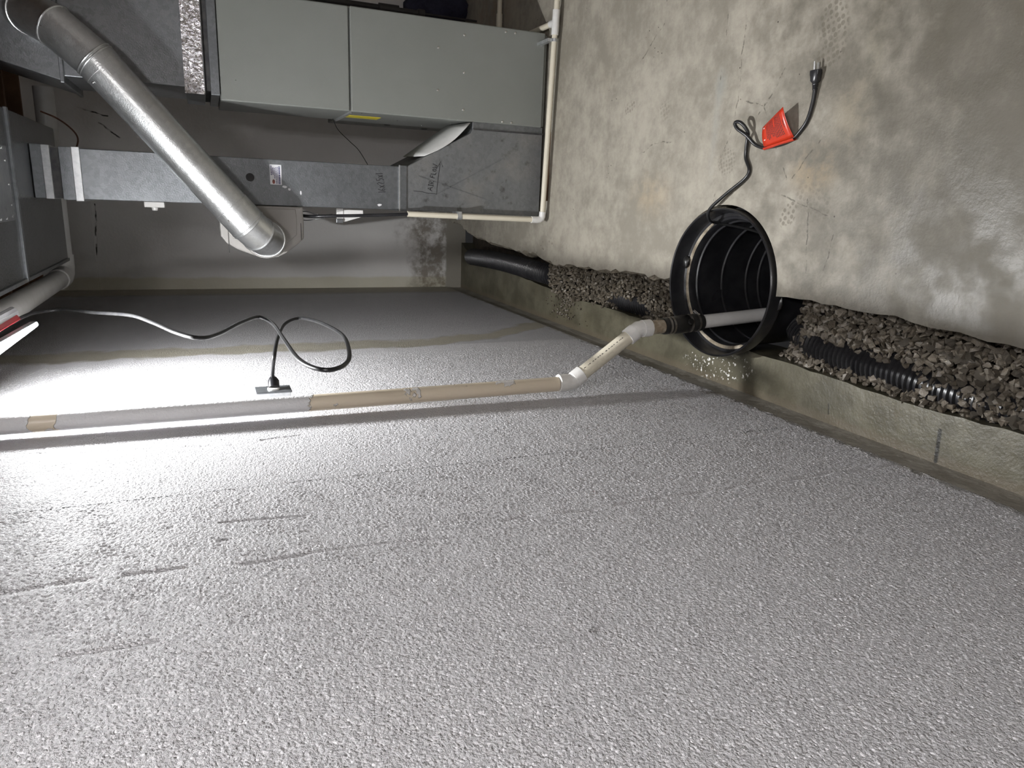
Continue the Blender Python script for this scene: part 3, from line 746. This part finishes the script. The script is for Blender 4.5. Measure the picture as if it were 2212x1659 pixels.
# ================================================================== PVC PIPES ROUND THE FURNACE
cp = thing('condensate_pipe', 'cream PVC condensate pipe running down the return duct and along the floor', 'pipe', (-.074, 3.42, 0))
CPZ = .040
obj('upright', T([(-.067, 3.42, .752), (-.0765, 3.42, .085)], .0135, 18), 'pvc_cream', cp, smooth=True)
obj('elbow', T([(-.0763, 3.42, .100), (-.0765, 3.42, .070), (-.0755, 3.42, .055), (-.070, 3.419, .044), (-.058, 3.418, CPZ), (-.035, 3.416, CPZ)], .0175, 18), 'pvc_white', cp, smooth=True)
obj('floor_run', T([(-.045, 3.417, CPZ), (.80, 3.372, CPZ)], .0135, 18), 'pvc_cream', cp, smooth=True)
obj('tee', T([(.795, 3.372, CPZ), (.905, 3.366, CPZ)], .0175, 18), 'pvc_white', cp, smooth=True)
obj('tee_branch', T([(.850, 3.372, CPZ), (.852, 3.42, CPZ)], .0175, 18), 'pvc_white', cp, smooth=True)
obj('floor_run', T([(.90, 3.366, CPZ), (1.6, 3.33, CPZ)], .0135, 18), 'pvc_cream', cp, smooth=True)
obj('branch_run', T([(.852, 3.41, CPZ), (.862, 4.3, CPZ)], .0135, 18), 'pvc_cream', cp, smooth=True)
st1 = obj('strap', T([(-.0715, 3.42, .503), (-.0717, 3.42, .481)], .0158, 18), 'zinc_bright', cp, smooth=True)
obj('strap_tab', B(-.062, -.048, 3.405, 3.502, .483, .501), 'zinc_bright', st1)
st2 = obj('strap', T([(.765, 3.374, CPZ), (.779, 3.3735, CPZ)], .0158, 18), 'zinc_bright', cp, smooth=True)
obj('strap_tab', B(.765, .779, 3.375, 3.497, CPZ + .010, CPZ + .034), 'zinc_bright', st2)
cr2 = thing('trap_pipe', 'pale PVC pipe lying behind the furnace in its shadow', 'pipe', (1.0, 4.12, 0))
obj('run', T([(1.0, 4.12, .036), (1.7, 4.12, .036)], .0135, 14), 'pvc_cream', cr2, smooth=True)
obj('coupling', T([(.97, 4.12, .036), (1.04, 4.12, .036)], .0175, 14), 'pvc_cream', cr2, smooth=True)
obj('stub', T([(.82, 4.12, .036), (.98, 4.12, .036)], .012, 14), 'pvc_cream', cr2, smooth=True)
tag(obj('wood_batten', B(.02, .36, 3.442, 3.462, 0, .020), 'wood_dark', bevel=.002), 'thin brown batten on the floor against the foot of the return duct', 'batten')
gp = thing('gas_pipe', 'black iron gas pipe with fittings standing in the dark behind the furnace', 'pipe', (1.1, 4.6, 0))
obj('riser', T([(1.10, 4.6, .50), (1.10, 4.6, 2.55)], .017, 16), 'iron_black', gp, smooth=True)
obj('tee', T([(1.10, 4.6, .62), (1.10, 4.6, .50)], .026, 16), 'iron_black', gp, smooth=True)
obj('tee_arm', T([(1.10, 4.6, .56), (.80, 4.6, .56)], .020, 16), 'iron_black', gp, smooth=True)
obj('drip_leg', T([(1.10, 4.6, .52), (1.10, 4.6, .36)], .015, 16), 'iron_black', gp, smooth=True)
obj('cap', T([(1.10, 4.6, .38), (1.10, 4.6, .34)], .023, 16), 'iron_black', gp, smooth=True)
obj('support_leg', T([(1.10, 4.6, .345), (1.10, 4.6, 0)], .006, 10), 'iron_black', gp, smooth=True)
# dark bag slumped against the far wall
bm = bmesh.new(); bmesh.ops.create_icosphere(bm, subdivisions=4, radius=1)
from mathutils import noise as mn
for v in bm.verts:
    c = v.co.copy(); k = 1 + .22 * mn.noise(c * 2.2) + .08 * mn.noise(c * 6)
    v.co = V((1.22 + c.x * .16 * k, 4.88 + c.y * .15 * k, max(0, .17 + c.z * .21 * k)))
tag(obj('cloth_bag', bm, 'navy_cloth', smooth=True), 'dark navy bag slumped on the floor in the dark behind the furnace', 'bag')

# large vent pipe under the ceiling
vp = thing('vent_pipe', 'thick white PVC vent pipe running under the ceiling along the coated wall', 'pipe', (-.43, 3, 2.27))
VZ = 2.315; VR = .043
obj('run', T([(-.435, 2.0, VZ), (-.435, 4.06, VZ)], VR, 28), 'pvc_white', vp, smooth=True)
obj('elbow', T([(-.435, 3.99, VZ), (-.435, 4.06, VZ), (-.432, 4.11, VZ), (-.418, 4.145, VZ), (-.385, 4.165, VZ), (-.33, 4.17, VZ)], [VR + .006] * 6, 28), 'pvc_white', vp, smooth=True)
obj('cross_run', T([(-.35, 4.17, VZ), (.45, 4.17, VZ)], VR, 28), 'pvc_white', vp, smooth=True)

# ================================================================== SUMP BASIN
sb = thing('sump_basin', 'round black plastic sump basin set in the floor at the trench', 'sump basin', (BC[0], BC[1], -.75))
C0 = (BC[0], BC[1], 0); SX, SY = .97, 1.03
prof = [(.0, -.76), (.205, -.76), (.222, -.30), (.232, -.10), (.238, -.045), (.262, -.040), (.266, .002), (.2655, .012), (.262, .016), (.258, .013), (.2555, -.002), (.253, -.038), (.248, -.046), (.229, -.049), (.226, -.056)]
zr = -.056
for zc in (-.085, -.20, -.315, -.375, -.47, -.58):
    rr = .226 + (zc + .05) * .028
    prof += [(rr + .0, zc + .0065), (rr - .005, zc + .0035), (rr - .006, zc), (rr - .005, zc - .0035), (rr - .0005, zc - .0065)]
prof += [(.206, -.73), (.0, -.735)]
obj('shell', lathe(bmesh.new(), prof, C0, 96, SX, SY), 'black_plastic', sb, smooth=True)
# caked mud along the inner ledge
bm = bmesh.new(); n = 120; rings = []
for k in range(n):
    a = 6.2831853 * k / n
    gate = max(0.0, mn.noise(V((math.cos(a) * 1.6, math.sin(a) * 1.6, .3))) + (.55 if .5 < a < 3.6 else -.02))
    w = .005 + .013 * min(1, gate * 1.6)
    rings.append([bm.verts.new((BC[0] + math.cos(a) * (.2465 - u * w) * SX, BC[1] + math.sin(a) * (.2465 - u * w) * SY, -.0475 + hh)) for u, hh in ((0, 0), (.3, .003), (.8, .0035), (1, .0))])
for k in range(n):
    a = rings[k]; b = rings[(k + 1) % n]
    for j in range(3): bm.faces.new((a[j], a[j + 1], b[j + 1], b[j]))
obj('mud_ring', bm, 'mud', sb, smooth=True)
bm = bmesh.new(); lathe(bm, [(0, -.66), (.2, -.66)], C0, 64, SX, SY)
t = NT('sump_water'); t.done((0.01, 0.01, 0.009), .04)
M['water'] = t.m
obj('water', bm, 'water', sb)
# lumps stuck on the rim
for a, r1 in ((-1.72, .030), (1.35, .024)):
    bm = bmesh.new(); bmesh.ops.create_icosphere(bm, subdivisions=2, radius=1)
    c = V((BC[0] + math.cos(a) * .246 * SX, BC[1] + math.sin(a) * .246 * SY, -.036))
    for v in bm.verts:
        q = v.co * (1 + .3 * mn.noise(v.co * 2.1)); v.co = c + V((q.x * r1, q.y * r1 * .8, q.z * .012))
    obj('rim_lump', bm, 'rubber', sb, smooth=True)

# ================================================================== DISCHARGE PIPE
dp = thing('discharge_pipe', 'sump discharge pipe of cream PVC climbing the white wall out of the black basin', 'pipe', (-.58, 2.05, .5))
PY = 2.05
pipe_up = obj('riser', T([(-.578, PY, .60), (-.584, 2.052, 1.3), (-.588, 2.055, 2.62)], .0242, 28), 'discharge', dp, smooth=True)
# shift the riser's texture frame: its origin sits on the pipe axis at floor level
pipe_up.data.transform(Matrix.Translation(V((-.58, 2.05, .5)) - V((-.585, 2.052, 0))))
pipe_up.location = V((-.585, 2.052, 0)) - V((-.58, 2.05, .5))
E1 = V((-.575, PY, .548)); E2 = V((-.402, PY, .300))
dd = (E2 - E1).normalized()
def fitting(name, c, din, dout, r=.0295):
    """a 45 degree elbow with two hubs"""
    o = obj(name, T([c - din * .028, c - din * .010, c, c + dout * .010, c + dout * .028], .0275, 28), 'pvc_white', dp, smooth=True)
    for dv in (-din, dout):
        obj('hub', T([c + dv * .015, c + dv * .0155, c + dv * .0475, c + dv * .048], [r - .001, r, r, r - .001], 28), 'pvc_white', o, smooth=True)
    return o
dn0 = V((0, 0, -1)); dn1 = (V((-.368, 2.05, -.20)) - E2).normalized()
fitting('elbow', E1, dn0, dd)
sl = obj('sloping_pipe', T([E1 + dd * .045, E2 - dd * .045], .0242, 28), 'pvc_cream', dp, smooth=True)
bm = bmesh.new(); rs = random.Random(2)
side = dd.cross(V((0, -1, 0))).normalized()
q = .060
while q < (E2 - E1).length - .060:
    w = rs.uniform(.002, .007)
    a0 = 2.35
    base = lambda s, da: E1 + dd * s + (V((0, -1, 0)) * math.cos(a0 + da - 1.45) + side * -math.sin(a0 + da - 1.45)) * .0245
    vs = [bm.verts.new(base(q, -.05)), bm.verts.new(base(q + w, -.05)), bm.verts.new(base(q + w, .05)), bm.verts.new(base(q, .05))]
    bm.faces.new(vs); q += w + rs.uniform(.002, .011)
obj('printed_text', bm, 'ink', sl)['label'] = 'line of tiny black printed text'
fitting('elbow', E2, dd, dn1)
obj('dirty_stub', T([E2 + dn1 * .045, E2 + dn1 * .125], .0242, 28), 'pvc_dirty', dp, smooth=True)
s0 = .100; cpts = []; crad = []
for s, r1 in ((0, .028), (.004, .0295), (.016, .0295), (.018, .027), (.026, .027), (.028, .0295), (.042, .0295), (.046, .031), (.078, .033), (.10, .033), (.104, .030), (.118, .030), (.120, .0315), (.160, .0315), (.163, .029)):
    cpts.append(E2 + dn1 * (s0 + s)); crad.append(r1)
cpl = obj('rubber_coupling', T(cpts, crad, 28), 'rubber', dp, smooth=True)
for s in (.022, .036, .108, .140):
    obj('hose_clamp', T([E2 + dn1 * (s0 + s - .004), E2 + dn1 * (s0 + s + .004)], .0305 if s < .1 else .0325, 28), 'clamp_steel', cpl, smooth=True)
c = E2 + dn1 * (s0 + .140)
obj('clamp_screw', T([c + V((.030, -.016, .002)), c + V((.040, .012, .002))], .005, 10), 'screw', cpl, smooth=True)
obj('clamp_screw', T([E2 + dn1 * (s0 + .09) + V((.012, -.034, 0)), E2 + dn1 * (s0 + .09) + V((.016, -.042, 0))], .010, 12), 'rubber', cpl, smooth=True)
obj('basin_pipe', T([E2 + dn1 * (s0 + .155), E2 + dn1 * .95], .0242, 28), 'pvc_white', dp, smooth=True)

# ================================================================== CORRUGATED DRAIN PIPES
def corrugated(name, label, path, r, pitch=.0175):
    pts = resample(spline(path, 20), pitch / 4); n = len(pts)
    rad = [(r + (.0038 if k % 4 in (0, 1) else -.0038)) for k in range(n)]
    for k in range(min(14, n)):                                        # rounded-off cut end
        f = math.sqrt(max(.02, 1 - ((14 - k) / 14) ** 2)); rad[k] *= f
    return tag(obj(name, T(pts, rad, 22), 'black_plastic', smooth=True), label, 'drain pipe', 'corrugated drain pipes in the trench')
corrugated('drain_pipe', 'black corrugated drain pipe lying bare in the trench by the far wall', [(-.374, 4.80, -.062), (-.362, 4.5, -.048), (-.356, 4.1, -.050), (-.366, 3.6, -.062), (-.375, 3.45, -.095), (-.395, 3.2, -.165), (-.418, 2.8, -.160), (-.405, 2.5, -.185), (-.35, 2.23, -.20)], .053)
near_path = [(-.350, 1.85, -.21), (-.392, 1.77, -.19), (-.410, 1.68, -.170), (-.424, 1.48, -.166), (-.430, 1.36, -.168), (-.444, 1.22, -.176), (-.445, .9, -.19), (-.445, .3, -.195)]
corrugated('drain_pipe', 'black corrugated drain pipe half buried in gravel on the near side of the basin', near_path, .053)

# ================================================================== GRAVEL
def stone_mesh(k):
    rs = random.Random(100 + k); bm = bmesh.new()
    ex = (1.0, rs.uniform(.65, .95), rs.uniform(.5, .8))
    for _ in range(13):
        d = V((rs.gauss(0, 1), rs.gauss(0, 1), rs.gauss(0, 1))).normalized() * rs.uniform(.8, 1.05)
        bm.verts.new((d.x * ex[0], d.y * ex[1], d.z * ex[2]))
    r = bmesh.ops.convex_hull(bm, input=bm.verts)
    bmesh.ops.delete(bm, geom=[g for g in r['geom_interior'] if isinstance(g, bmesh.types.BMVert)], context='VERTS')
    bmesh.ops.triangulate(bm, faces=bm.faces)
    me = bpy.data.meshes.new('stone'); bm.to_mesh(me); bm.free(); return me
def interp(edge, y):
    for a, b in zip(edge, edge[1:]):
        if min(a[1], b[1]) <= y <= max(a[1], b[1]):
            t = (y - a[1]) / (b[1] - a[1] + 1e-12); return a[0] + (b[0] - a[0]) * t
    return edge[-1][0]
def pipe_xz(path, y):
    for a, b in zip(path, path[1:]):
        if min(a[1], b[1]) <= y <= max(a[1], b[1]):
            t = (y - a[1]) / (b[1] - a[1] + 1e-12); return a[0] + (b[0] - a[0]) * t, a[2] + (b[2] - a[2]) * t
    return None
far_path = [(-.374, 4.80, -.062), (-.362, 4.5, -.048), (-.356, 4.1, -.050), (-.366, 3.6, -.062), (-.375, 3.45, -.095), (-.395, 3.2, -.165), (-.418, 2.8, -.160), (-.405, 2.5, -.185)]

def gravel(name, label, y0, y1, level, pitch, size, mat, n_single, path, expose, spill=None, seed=1):
    rs = random.Random(seed)
    tm = [stone_mesh(seed * 40 + k) for k in range(10)]
    for m in tm: m.materials.append(M[mat])
    arr = []
    for layer in range(3):
        y = y0 + rs.uniform(0, pitch)
        while y < y1:
            xl = interp(foot_edge, y) + .004; xr = interp(far_edge if y > 2 else near_edge, y) + (.018 if layer else .004)
            x = xl + rs.uniform(0, pitch)
            while x < xr:
                px_ = x + rs.uniform(-.4, .4) * pitch; py_ = y + rs.uniform(-.4, .4) * pitch
                s = rs.uniform(*size) * .5
                z = level(px_, py_) - layer * pitch * .62 + rs.uniform(-.004, .004) - s * .35
                dB = math.hypot((px_ - BC[0]) / .275, (py_ - BC[1]) / .285)
                ok = dB > 1.0
                pp = pipe_xz(path, py_)
                if pp:
                    dx = px_ - pp[0]; dist = math.hypot(dx, z - pp[1])
                    for e0, e1, half in expose:
                        if e0 < py_ < e1 and abs(dx) < half * (1 + .25 * math.sin(py_ * 61)): ok = ok and z < pp[1] - .03
                    if dist < .050 + s * .6: ok = False if z < pp[1] + .02 else ok
                if ok: arr.append((V((px_, py_, z)), s, rs.randrange(10), (rs.uniform(0, 6.3), rs.uniform(0, 6.3), rs.uniform(0, 6.3)), layer))
                x += pitch
            y += pitch
    if spill:
        for (x, y, z, s) in spill(rs): arr.append((V((x, y, z)), s, rs.randrange(10), (rs.uniform(0, 6.3),) * 3, 0))
    arr.sort(key=lambda q: (q[4], -q[1] / (V((0, 0, 1.65)) - q[0]).length))
    root = thing(name, label, 'gravel', (-.37, (y0 + y1) / 2, -.15))
    base = V(root.location)
    for p, s, k, e, _ in arr[:n_single]:
        o = bpy.data.objects.new('stone', tm[k]); COL.objects.link(o); o.parent = root
        o.location = p - base; o.rotation_euler = e; o.scale = (s, s, s)
    vs = []; fs = []
    tv = [np.array([v.co[:] for v in m.vertices]) for m in tm]; tf = [[tuple(q.vertices) for q in m.polygons] for m in tm]
    from mathutils import Euler
    off = 0
    for p, s, k, e, _ in arr[n_single:]:
        Rm = np.array(Euler(e).to_matrix()); q = tv[k] @ Rm.T * s + np.array(p - base)
        vs.append(q); fs += [tuple(i + off for i in f) for f in tf[k]]; off += len(q)
    me = bpy.data.meshes.new('gravel_fill'); me.from_pydata(np.concatenate(vs).tolist(), [], fs); me.update()
    o = link_mesh('gravel_fill', me, mat, root); o['kind'] = 'stuff'
    return root
def lev_near(x, y):
    z = -.112 + .010 * mn.noise(V((x * 7, y * 7, 0)))
    if y > 1.70: z -= min(.05, (y - 1.70) * .4)
    pp = pipe_xz(near_path, y)
    if pp and 1.1 < y < 1.8: z -= .004 * math.exp(-((x - pp[0]) / .05) ** 2)
    if x > -.33: z += .012
    return z
def lev_far(x, y):
    z = -.085 + .014 * mn.noise(V((x * 8, y * 6, 3)))
    z += .055 * math.exp(-((y - 3.38) / .22) ** 2)
    if y > 3.47: z -= (y - 3.47) * .7
    if x < -.42: z -= .02
    if 2.55 < y < 2.95 and x < -.40: z -= .03 * math.sin((y - 2.55) / .4 * 3.1416)
    return z
gravel('gravel_bed', 'wet grey crushed-stone gravel in the trench on the near side of the basin', -.2, 1.86, lev_near, .0205, (.021, .041), 'stone', 300, near_path, [(1.31, 1.72, .030), (1.18, 1.24, .026)], seed=1)
def spill(rs):
    out = []
    for _ in range(150):
        u = rs.random() ** 1.3
        out.append((-.468 - u * .115 + rs.uniform(-.01, .01), 3.36 + rs.gauss(0, .055) + u * .06, -.104, rs.uniform(.005, .010)))
    for _ in range(26): out.append((rs.uniform(-.60, -.47), rs.uniform(3.1, 3.65), -.107, rs.uniform(.003, .006)))
    return out
gravel('gravel_bed', 'muddy brown gravel in the trench between the basin and the bare drain pipe', 2.33, 3.56, lev_far, .021, (.020, .034), 'stone_muddy', 200, far_path, [(3.50, 3.7, .05), (2.66, 2.86, .020)], spill, seed=2)

# ================================================================== PUMP CORD, PLUG AND RED TAG
pc = thing('pump_cord', 'black power cord with a red tag, lying on the floor beside the basin', 'cord', (.2, 1.9, 0))
cpath = [(-.085, 2.03, -.25), (-.055, 2.075, -.14), (-.040, 2.115, -.050), (-.030, 2.103, .005), (.005, 2.083, .026), (.058, 2.012, .020), (.106, 1.940, .010), (.135, 1.925, .007), (0.176, 1.948, 0.008), (0.228, 1.945, 0.012), (0.248, 1.935, 0.02), (0.267, 1.94, 0.032), (0.281, 1.952, 0.042), (0.283, 1.968, 0.046), (0.276, 1.972, 0.046), (0.262, 1.962, 0.042), (0.249, 1.943, 0.034), (0.237, 1.928, 0.026), (0.215, 1.908, 0.014), (0.205, 1.886, 0.009), (0.201, 1.862, 0.008), (.206, 1.800, .007), (.219, 1.752, .007), (.236, 1.727, .007), (.268, 1.700, .007), (.316, 1.687, .008), (.356, 1.682, .011)]
obj('cord', T(resample(spline(cpath, 10), .006), .0058, 10), 'cord_black', pc, smooth=True)
pa = V((.352, 1.682, .012)); pb = V((.405, 1.684, .015)); pd = (pb - pa).normalized()
pg = obj('plug', bmesh.new(), 'black_plastic', pc) if False else None
bm = bmesh.new()
side = V((0, 0, 1)).cross(pd).normalized(); upv = pd.cross(side)
def plug_ring(s, a, b, n=12):
    return [bm.verts.new(pa + pd * s + side * math.copysign(abs(math.cos(6.283 * k / n)) ** .6, math.cos(6.283 * k / n)) * a + upv * math.copysign(abs(math.sin(6.283 * k / n)) ** .6, math.sin(6.283 * k / n)) * b) for k in range(n)]
rr = [plug_ring(*q) for q in ((-.004, .005, .005), (.0, .0065, .0065), (.003, .0055, .0055), (.006, .007, .007), (.009, .006, .006), (.012, .0075, .0075), (.015, .007, .007), (.018, .0095, .009), (.022, .0135, .011), (.036, .0145, .012), (.038, .0165, .012), (.050, .0165, .012))]
for a, b in zip(rr, rr[1:]):
    for k in range(12): bm.faces.new((a[k], a[(k + 1) % 12], b[(k + 1) % 12], b[k]))
bm.faces.new(rr[0][::-1]); bm.faces.new(rr[-1])
pg = obj('plug', bm, 'black_plastic', pc, smooth=True)
for k in (-1, 1):
    c = pb + side * .0065 * k - upv * .002; bm = bmesh.new()
    vs = [bm.verts.new(c + pd * s + side * .0008 * i + upv * .0032 * j) for s in (-.008, .016) for i, j in ((-1, -1), (1, -1), (1, 1), (-1, 1))]
    for f in ((0, 1, 2, 3), (7, 6, 5, 4), (0, 4, 5, 1), (1, 5, 6, 2), (2, 6, 7, 3), (3, 7, 4, 0)): bm.faces.new([vs[i] for i in f])
    obj('prong', bm, 'zinc_bright', pg)
obj('prong', T([pb + upv * .007 - pd * .008, pb + upv * .007 + pd * .020], .0024, 10), 'zinc_bright', pg, smooth=True)
# red tag folded over the cord
q00 = V((.200, 1.862, .011)); q10 = V((.222, 1.738, .011)); q01 = V((.2605, 1.864, .025)); q11 = V((.309, 1.765, .045))
def tagp(u, v, lift=0.0):
    p = q00.lerp(q10, u).lerp(q01.lerp(q11, u), v)
    p.z += .012 * v * (1 - v) * 2; n = (q10 - q00).cross(q01 - q00).normalized()
    return p + n * lift
bm = bmesh.new(); g = [[bm.verts.new(tagp(i / 8, j / 8)) for j in range(9)] for i in range(9)]
for i in range(8):
    for j in range(8): bm.faces.new((g[i][j], g[i + 1][j], g[i + 1][j + 1], g[i][j + 1]))
tg = obj('warning_tag', bm, 'red_tag', pc, smooth=True); tg['label'] = 'red warning tag folded over the cord'
sm = tg.modifiers.new('thick', 'SOLIDIFY'); sm.thickness = .0006; sm.offset = 0
tn = (q10 - q00).cross(q01 - q00).normalized(); sg = 1.0 if tn.z > 0 else -1.0
bm = bmesh.new()
n = 10; fold = [[bm.verts.new(q00.lerp(q10, t_) + (V((0, 0, 1)) * (.0075 * math.sin(a)) + V((-.985, -.17, 0)) * (.0075 * math.cos(a)))) for a in (-1.4, -.7, 0, .7, 1.4)] for t_ in (0, .25, .5, .75, 1)]
for a, b in zip(fold, fold[1:]):
    for k in range(4): bm.faces.new((a[k], a[k + 1], b[k + 1], b[k]))
obj('tag_fold', bm, 'red_tag', tg, smooth=True)
def patch(bm, u0, u1, v0, v1, lift):
    bm.faces.new([bm.verts.new(tagp(u, v, sg * lift)) for u, v in ((u0, v0), (u1, v0), (u1, v1), (u0, v1))])
bm = bmesh.new(); patch(bm, .06, .11, .30, .88, .0008); obj('white_strip', bm, 'paper', tg)
bm = bmesh.new(); rs = random.Random(11)
for k in range(12):
    u = .20 + k * .052; v = .20 if 5 < k else rs.uniform(.22, .4); v1 = .93 if k != 6 else .6
    while v < v1:
        w = rs.uniform(.03, .09); patch(bm, u, u + .022, v, min(v + w * .8, v1), .0008); v += w
obj('print', bm, 'ink', tg)
cu = bpy.data.curves.new('warning', 'FONT'); cu.body = 'WARNING'; cu.size = .0155; cu.extrude = 0
to = bpy.data.objects.new('heading', cu); COL.objects.link(to)
dg = bpy.context.evaluated_depsgraph_get(); me = bpy.data.meshes.new_from_object(to.evaluated_get(dg)); bpy.data.objects.remove(to)
wd = max(v.co.x for v in me.vertices); base = wl(tg)
for v in me.vertices: v.co = tagp(.865 - v.co.y / .0155 * .075 + .03, .40 + v.co.x / wd * .26, sg * .0009) - base
link_mesh('heading', me, 'ink', tg)

# ================================================================== OUTLET BOX AND WORK LIGHT
ob = thing('outlet_box', 'small galvanized outlet box on the white wall beside the discharge pipe', 'outlet box', (-.60, 2.21, 1.44))
obj('box', B(-.626, -.580, 2.176, 2.245, 1.441, 1.537), 'zinc_bright', ob, bevel=.002)
obj('cover', B(-.581, -.576, 2.172, 2.249, 1.437, 1.541), 'galv', ob, bevel=.002)
obj('receptacle', T([(-.577, 2.21, 1.488), (-.572, 2.21, 1.488)], .018, 24), 'pvc_white', ob, smooth=True)

wlt = thing('work_light', 'bright LED work light with red and grey housing hanging near the ceiling by the wall', 'work light', (-.39, 2.26, 2.2))
ax = V((-.045, -1, .10)).normalized(); nrm = V((.02, .08, -1.0)); nrm = (nrm - ax * nrm.dot(ax)).normalized(); sd = nrm.cross(ax).normalized()
if sd.x < 0: sd = -sd
hz = V((.80, 0, .60)); hz = (hz - ax * hz.dot(ax)).normalized(); hy = ax.cross(hz).normalized()
tip = V((-.398, 2.42, 2.119))
HL, HW = .17, .014
pc0 = tip + ax * HL + sd * .006          # centre of the glowing face
def lbox(c, l, w, d0, d1, e1=None, e2=None, tp=.45):
    bm = bmesh.new(); e1 = e1 or sd; e2 = e2 or nrm
    vs = [bm.verts.new(c + ax * i * l + e1 * j * w * (tp if i < 0 else 1.0) + e2 * k) for k in (d0, d1) for j in (-1, 1) for i in (-1, 1)]
    for f in ((0, 1, 3, 2), (4, 6, 7, 5), (0, 4, 5, 1), (2, 3, 7, 6), (0, 2, 6, 4), (1, 5, 7, 3)): bm.faces.new([vs[i] for i in f])
    return bm
def face(c, l, w0, w1, lift):
    bm = bmesh.new()
    bm.faces.new([bm.verts.new(c + ax * i * l + sd * j * (w0 if i < 0 else w1) + nrm * lift) for i, j in ((-1, -1), (1, -1), (1, 1), (-1, 1))])
    return bm
obj('diffuser', face(pc0, HL, HW * .45, HW, 0), 'diffuser', wlt)['label'] = 'glowing white diffuser'
bm = bmesh.new(); ac = pc0 - ax * (HL - .062); gr = []
for i, w in ((-1, HW * .40), (1, HW * .62)):
    gr.append([bm.verts.new(ac + ax * i * .058 + sd * w * j + nrm * (.0006 + w * k)) for j, k in ((-1, 0), (-.6, .35), (0, .5), (.6, .35), (1, 0))])
for k in range(4): bm.faces.new((gr[0][k], gr[0][k + 1], gr[1][k + 1], gr[1][k]))
obj('led_array', bm, 'led', wlt)
obj('bezel', lbox(pc0 + ax * .002, HL + .003, HW + .003, -.018, -.001), 'grey_plastic', wlt, bevel=.002)
hc = pc0 + sd * (HW + .002) - nrm * .026 + V((0, 0, .012))
obj('red_band', lbox(hc + ax * .008, HL, .010, 0, .016, hy, hz), 'red_plastic', wlt, bevel=.003)
obj('housing', lbox(hc - ax * .018, HL - .005, .020, .014, .042, hy, hz), 'grey_plastic', wlt, bevel=.009)
obj('grip', lbox(hc + ax * .09, HL - .02, .013, .030, .056, hy, hz), 'red_plastic', wlt, bevel=.006)
obj('hanger_hook', T([pc0 - nrm * .08, pc0 - nrm * .10 + V((0, 0, .06)), pc0 + V((.04, 0, .2)), V((pc0.x + .03, pc0.y, CZ - .04))], .004, 8), 'zinc_bright', wlt)
lc = [(-0.36, 2.1, 2.19), (-0.385, 2.329, 2.189), (-0.41, 2.723, 2.2), (-0.42, 2.866, 2.174), (-0.415, 2.856, 2.117), (-0.4, 2.678, 2.01), (-0.385, 2.503, 1.886), (-0.375, 2.287, 1.808), (-0.37, 2.086, 1.741), (-0.37, 1.992, 1.683), (-0.375, 2.065, 1.637), (-0.38, 2.275, 1.569), (-0.385, 2.404, 1.508), (-0.39, 2.293, 1.475), (-0.395, 2.047, 1.465), (-0.4, 1.82, 1.454), (-0.4, 1.708, 1.429), (-0.4, 1.68, 1.395), (-0.4, 1.731, 1.353), (-0.4, 1.848, 1.321), (-0.405, 2.1, 1.289), (-0.405, 2.262, 1.297), (-0.41, 2.452, 1.328), (-0.415, 2.539, 1.371), (-0.42, 2.462, 1.425), (-0.43, 2.27, 1.465), (-0.465, 2.163, 1.486), (-0.53, 2.212, 1.489), (-0.548, 2.235, 1.4868)]
obj('cord', T(resample(spline(lc, 8), .012), .0058, 10), 'cord_black', wlt, smooth=True)
wp = obj('cord_plug', T([(-.545, 2.242, 1.487), (-.552, 2.235, 1.487), (-.555, 2.222, 1.487), (-.571, 2.212, 1.487)], [.007, .013, .017, .017], 14), 'black_plastic', wlt, smooth=True)

# added fill light, out of view, to brighten the coated wall and the room
tl = thing('fill_light', 'added out-of-view fill light shaped as a white fixture on the joists', 'fill light', (.35, -.2, 2.58))
obj('fixture', prism(bmesh.new(), [(.25, 2.58), (.45, 2.58), (.41, 2.53), (.29, 2.53)], 'y', -.85, .45), 'fill_housing', tl, bevel=.003)
for x in (.315, .385):
    obj('fill_tube', T([(x, -.80, 2.512), (x, .40, 2.512)], .013, 12), 'fill_tube', tl, smooth=True)
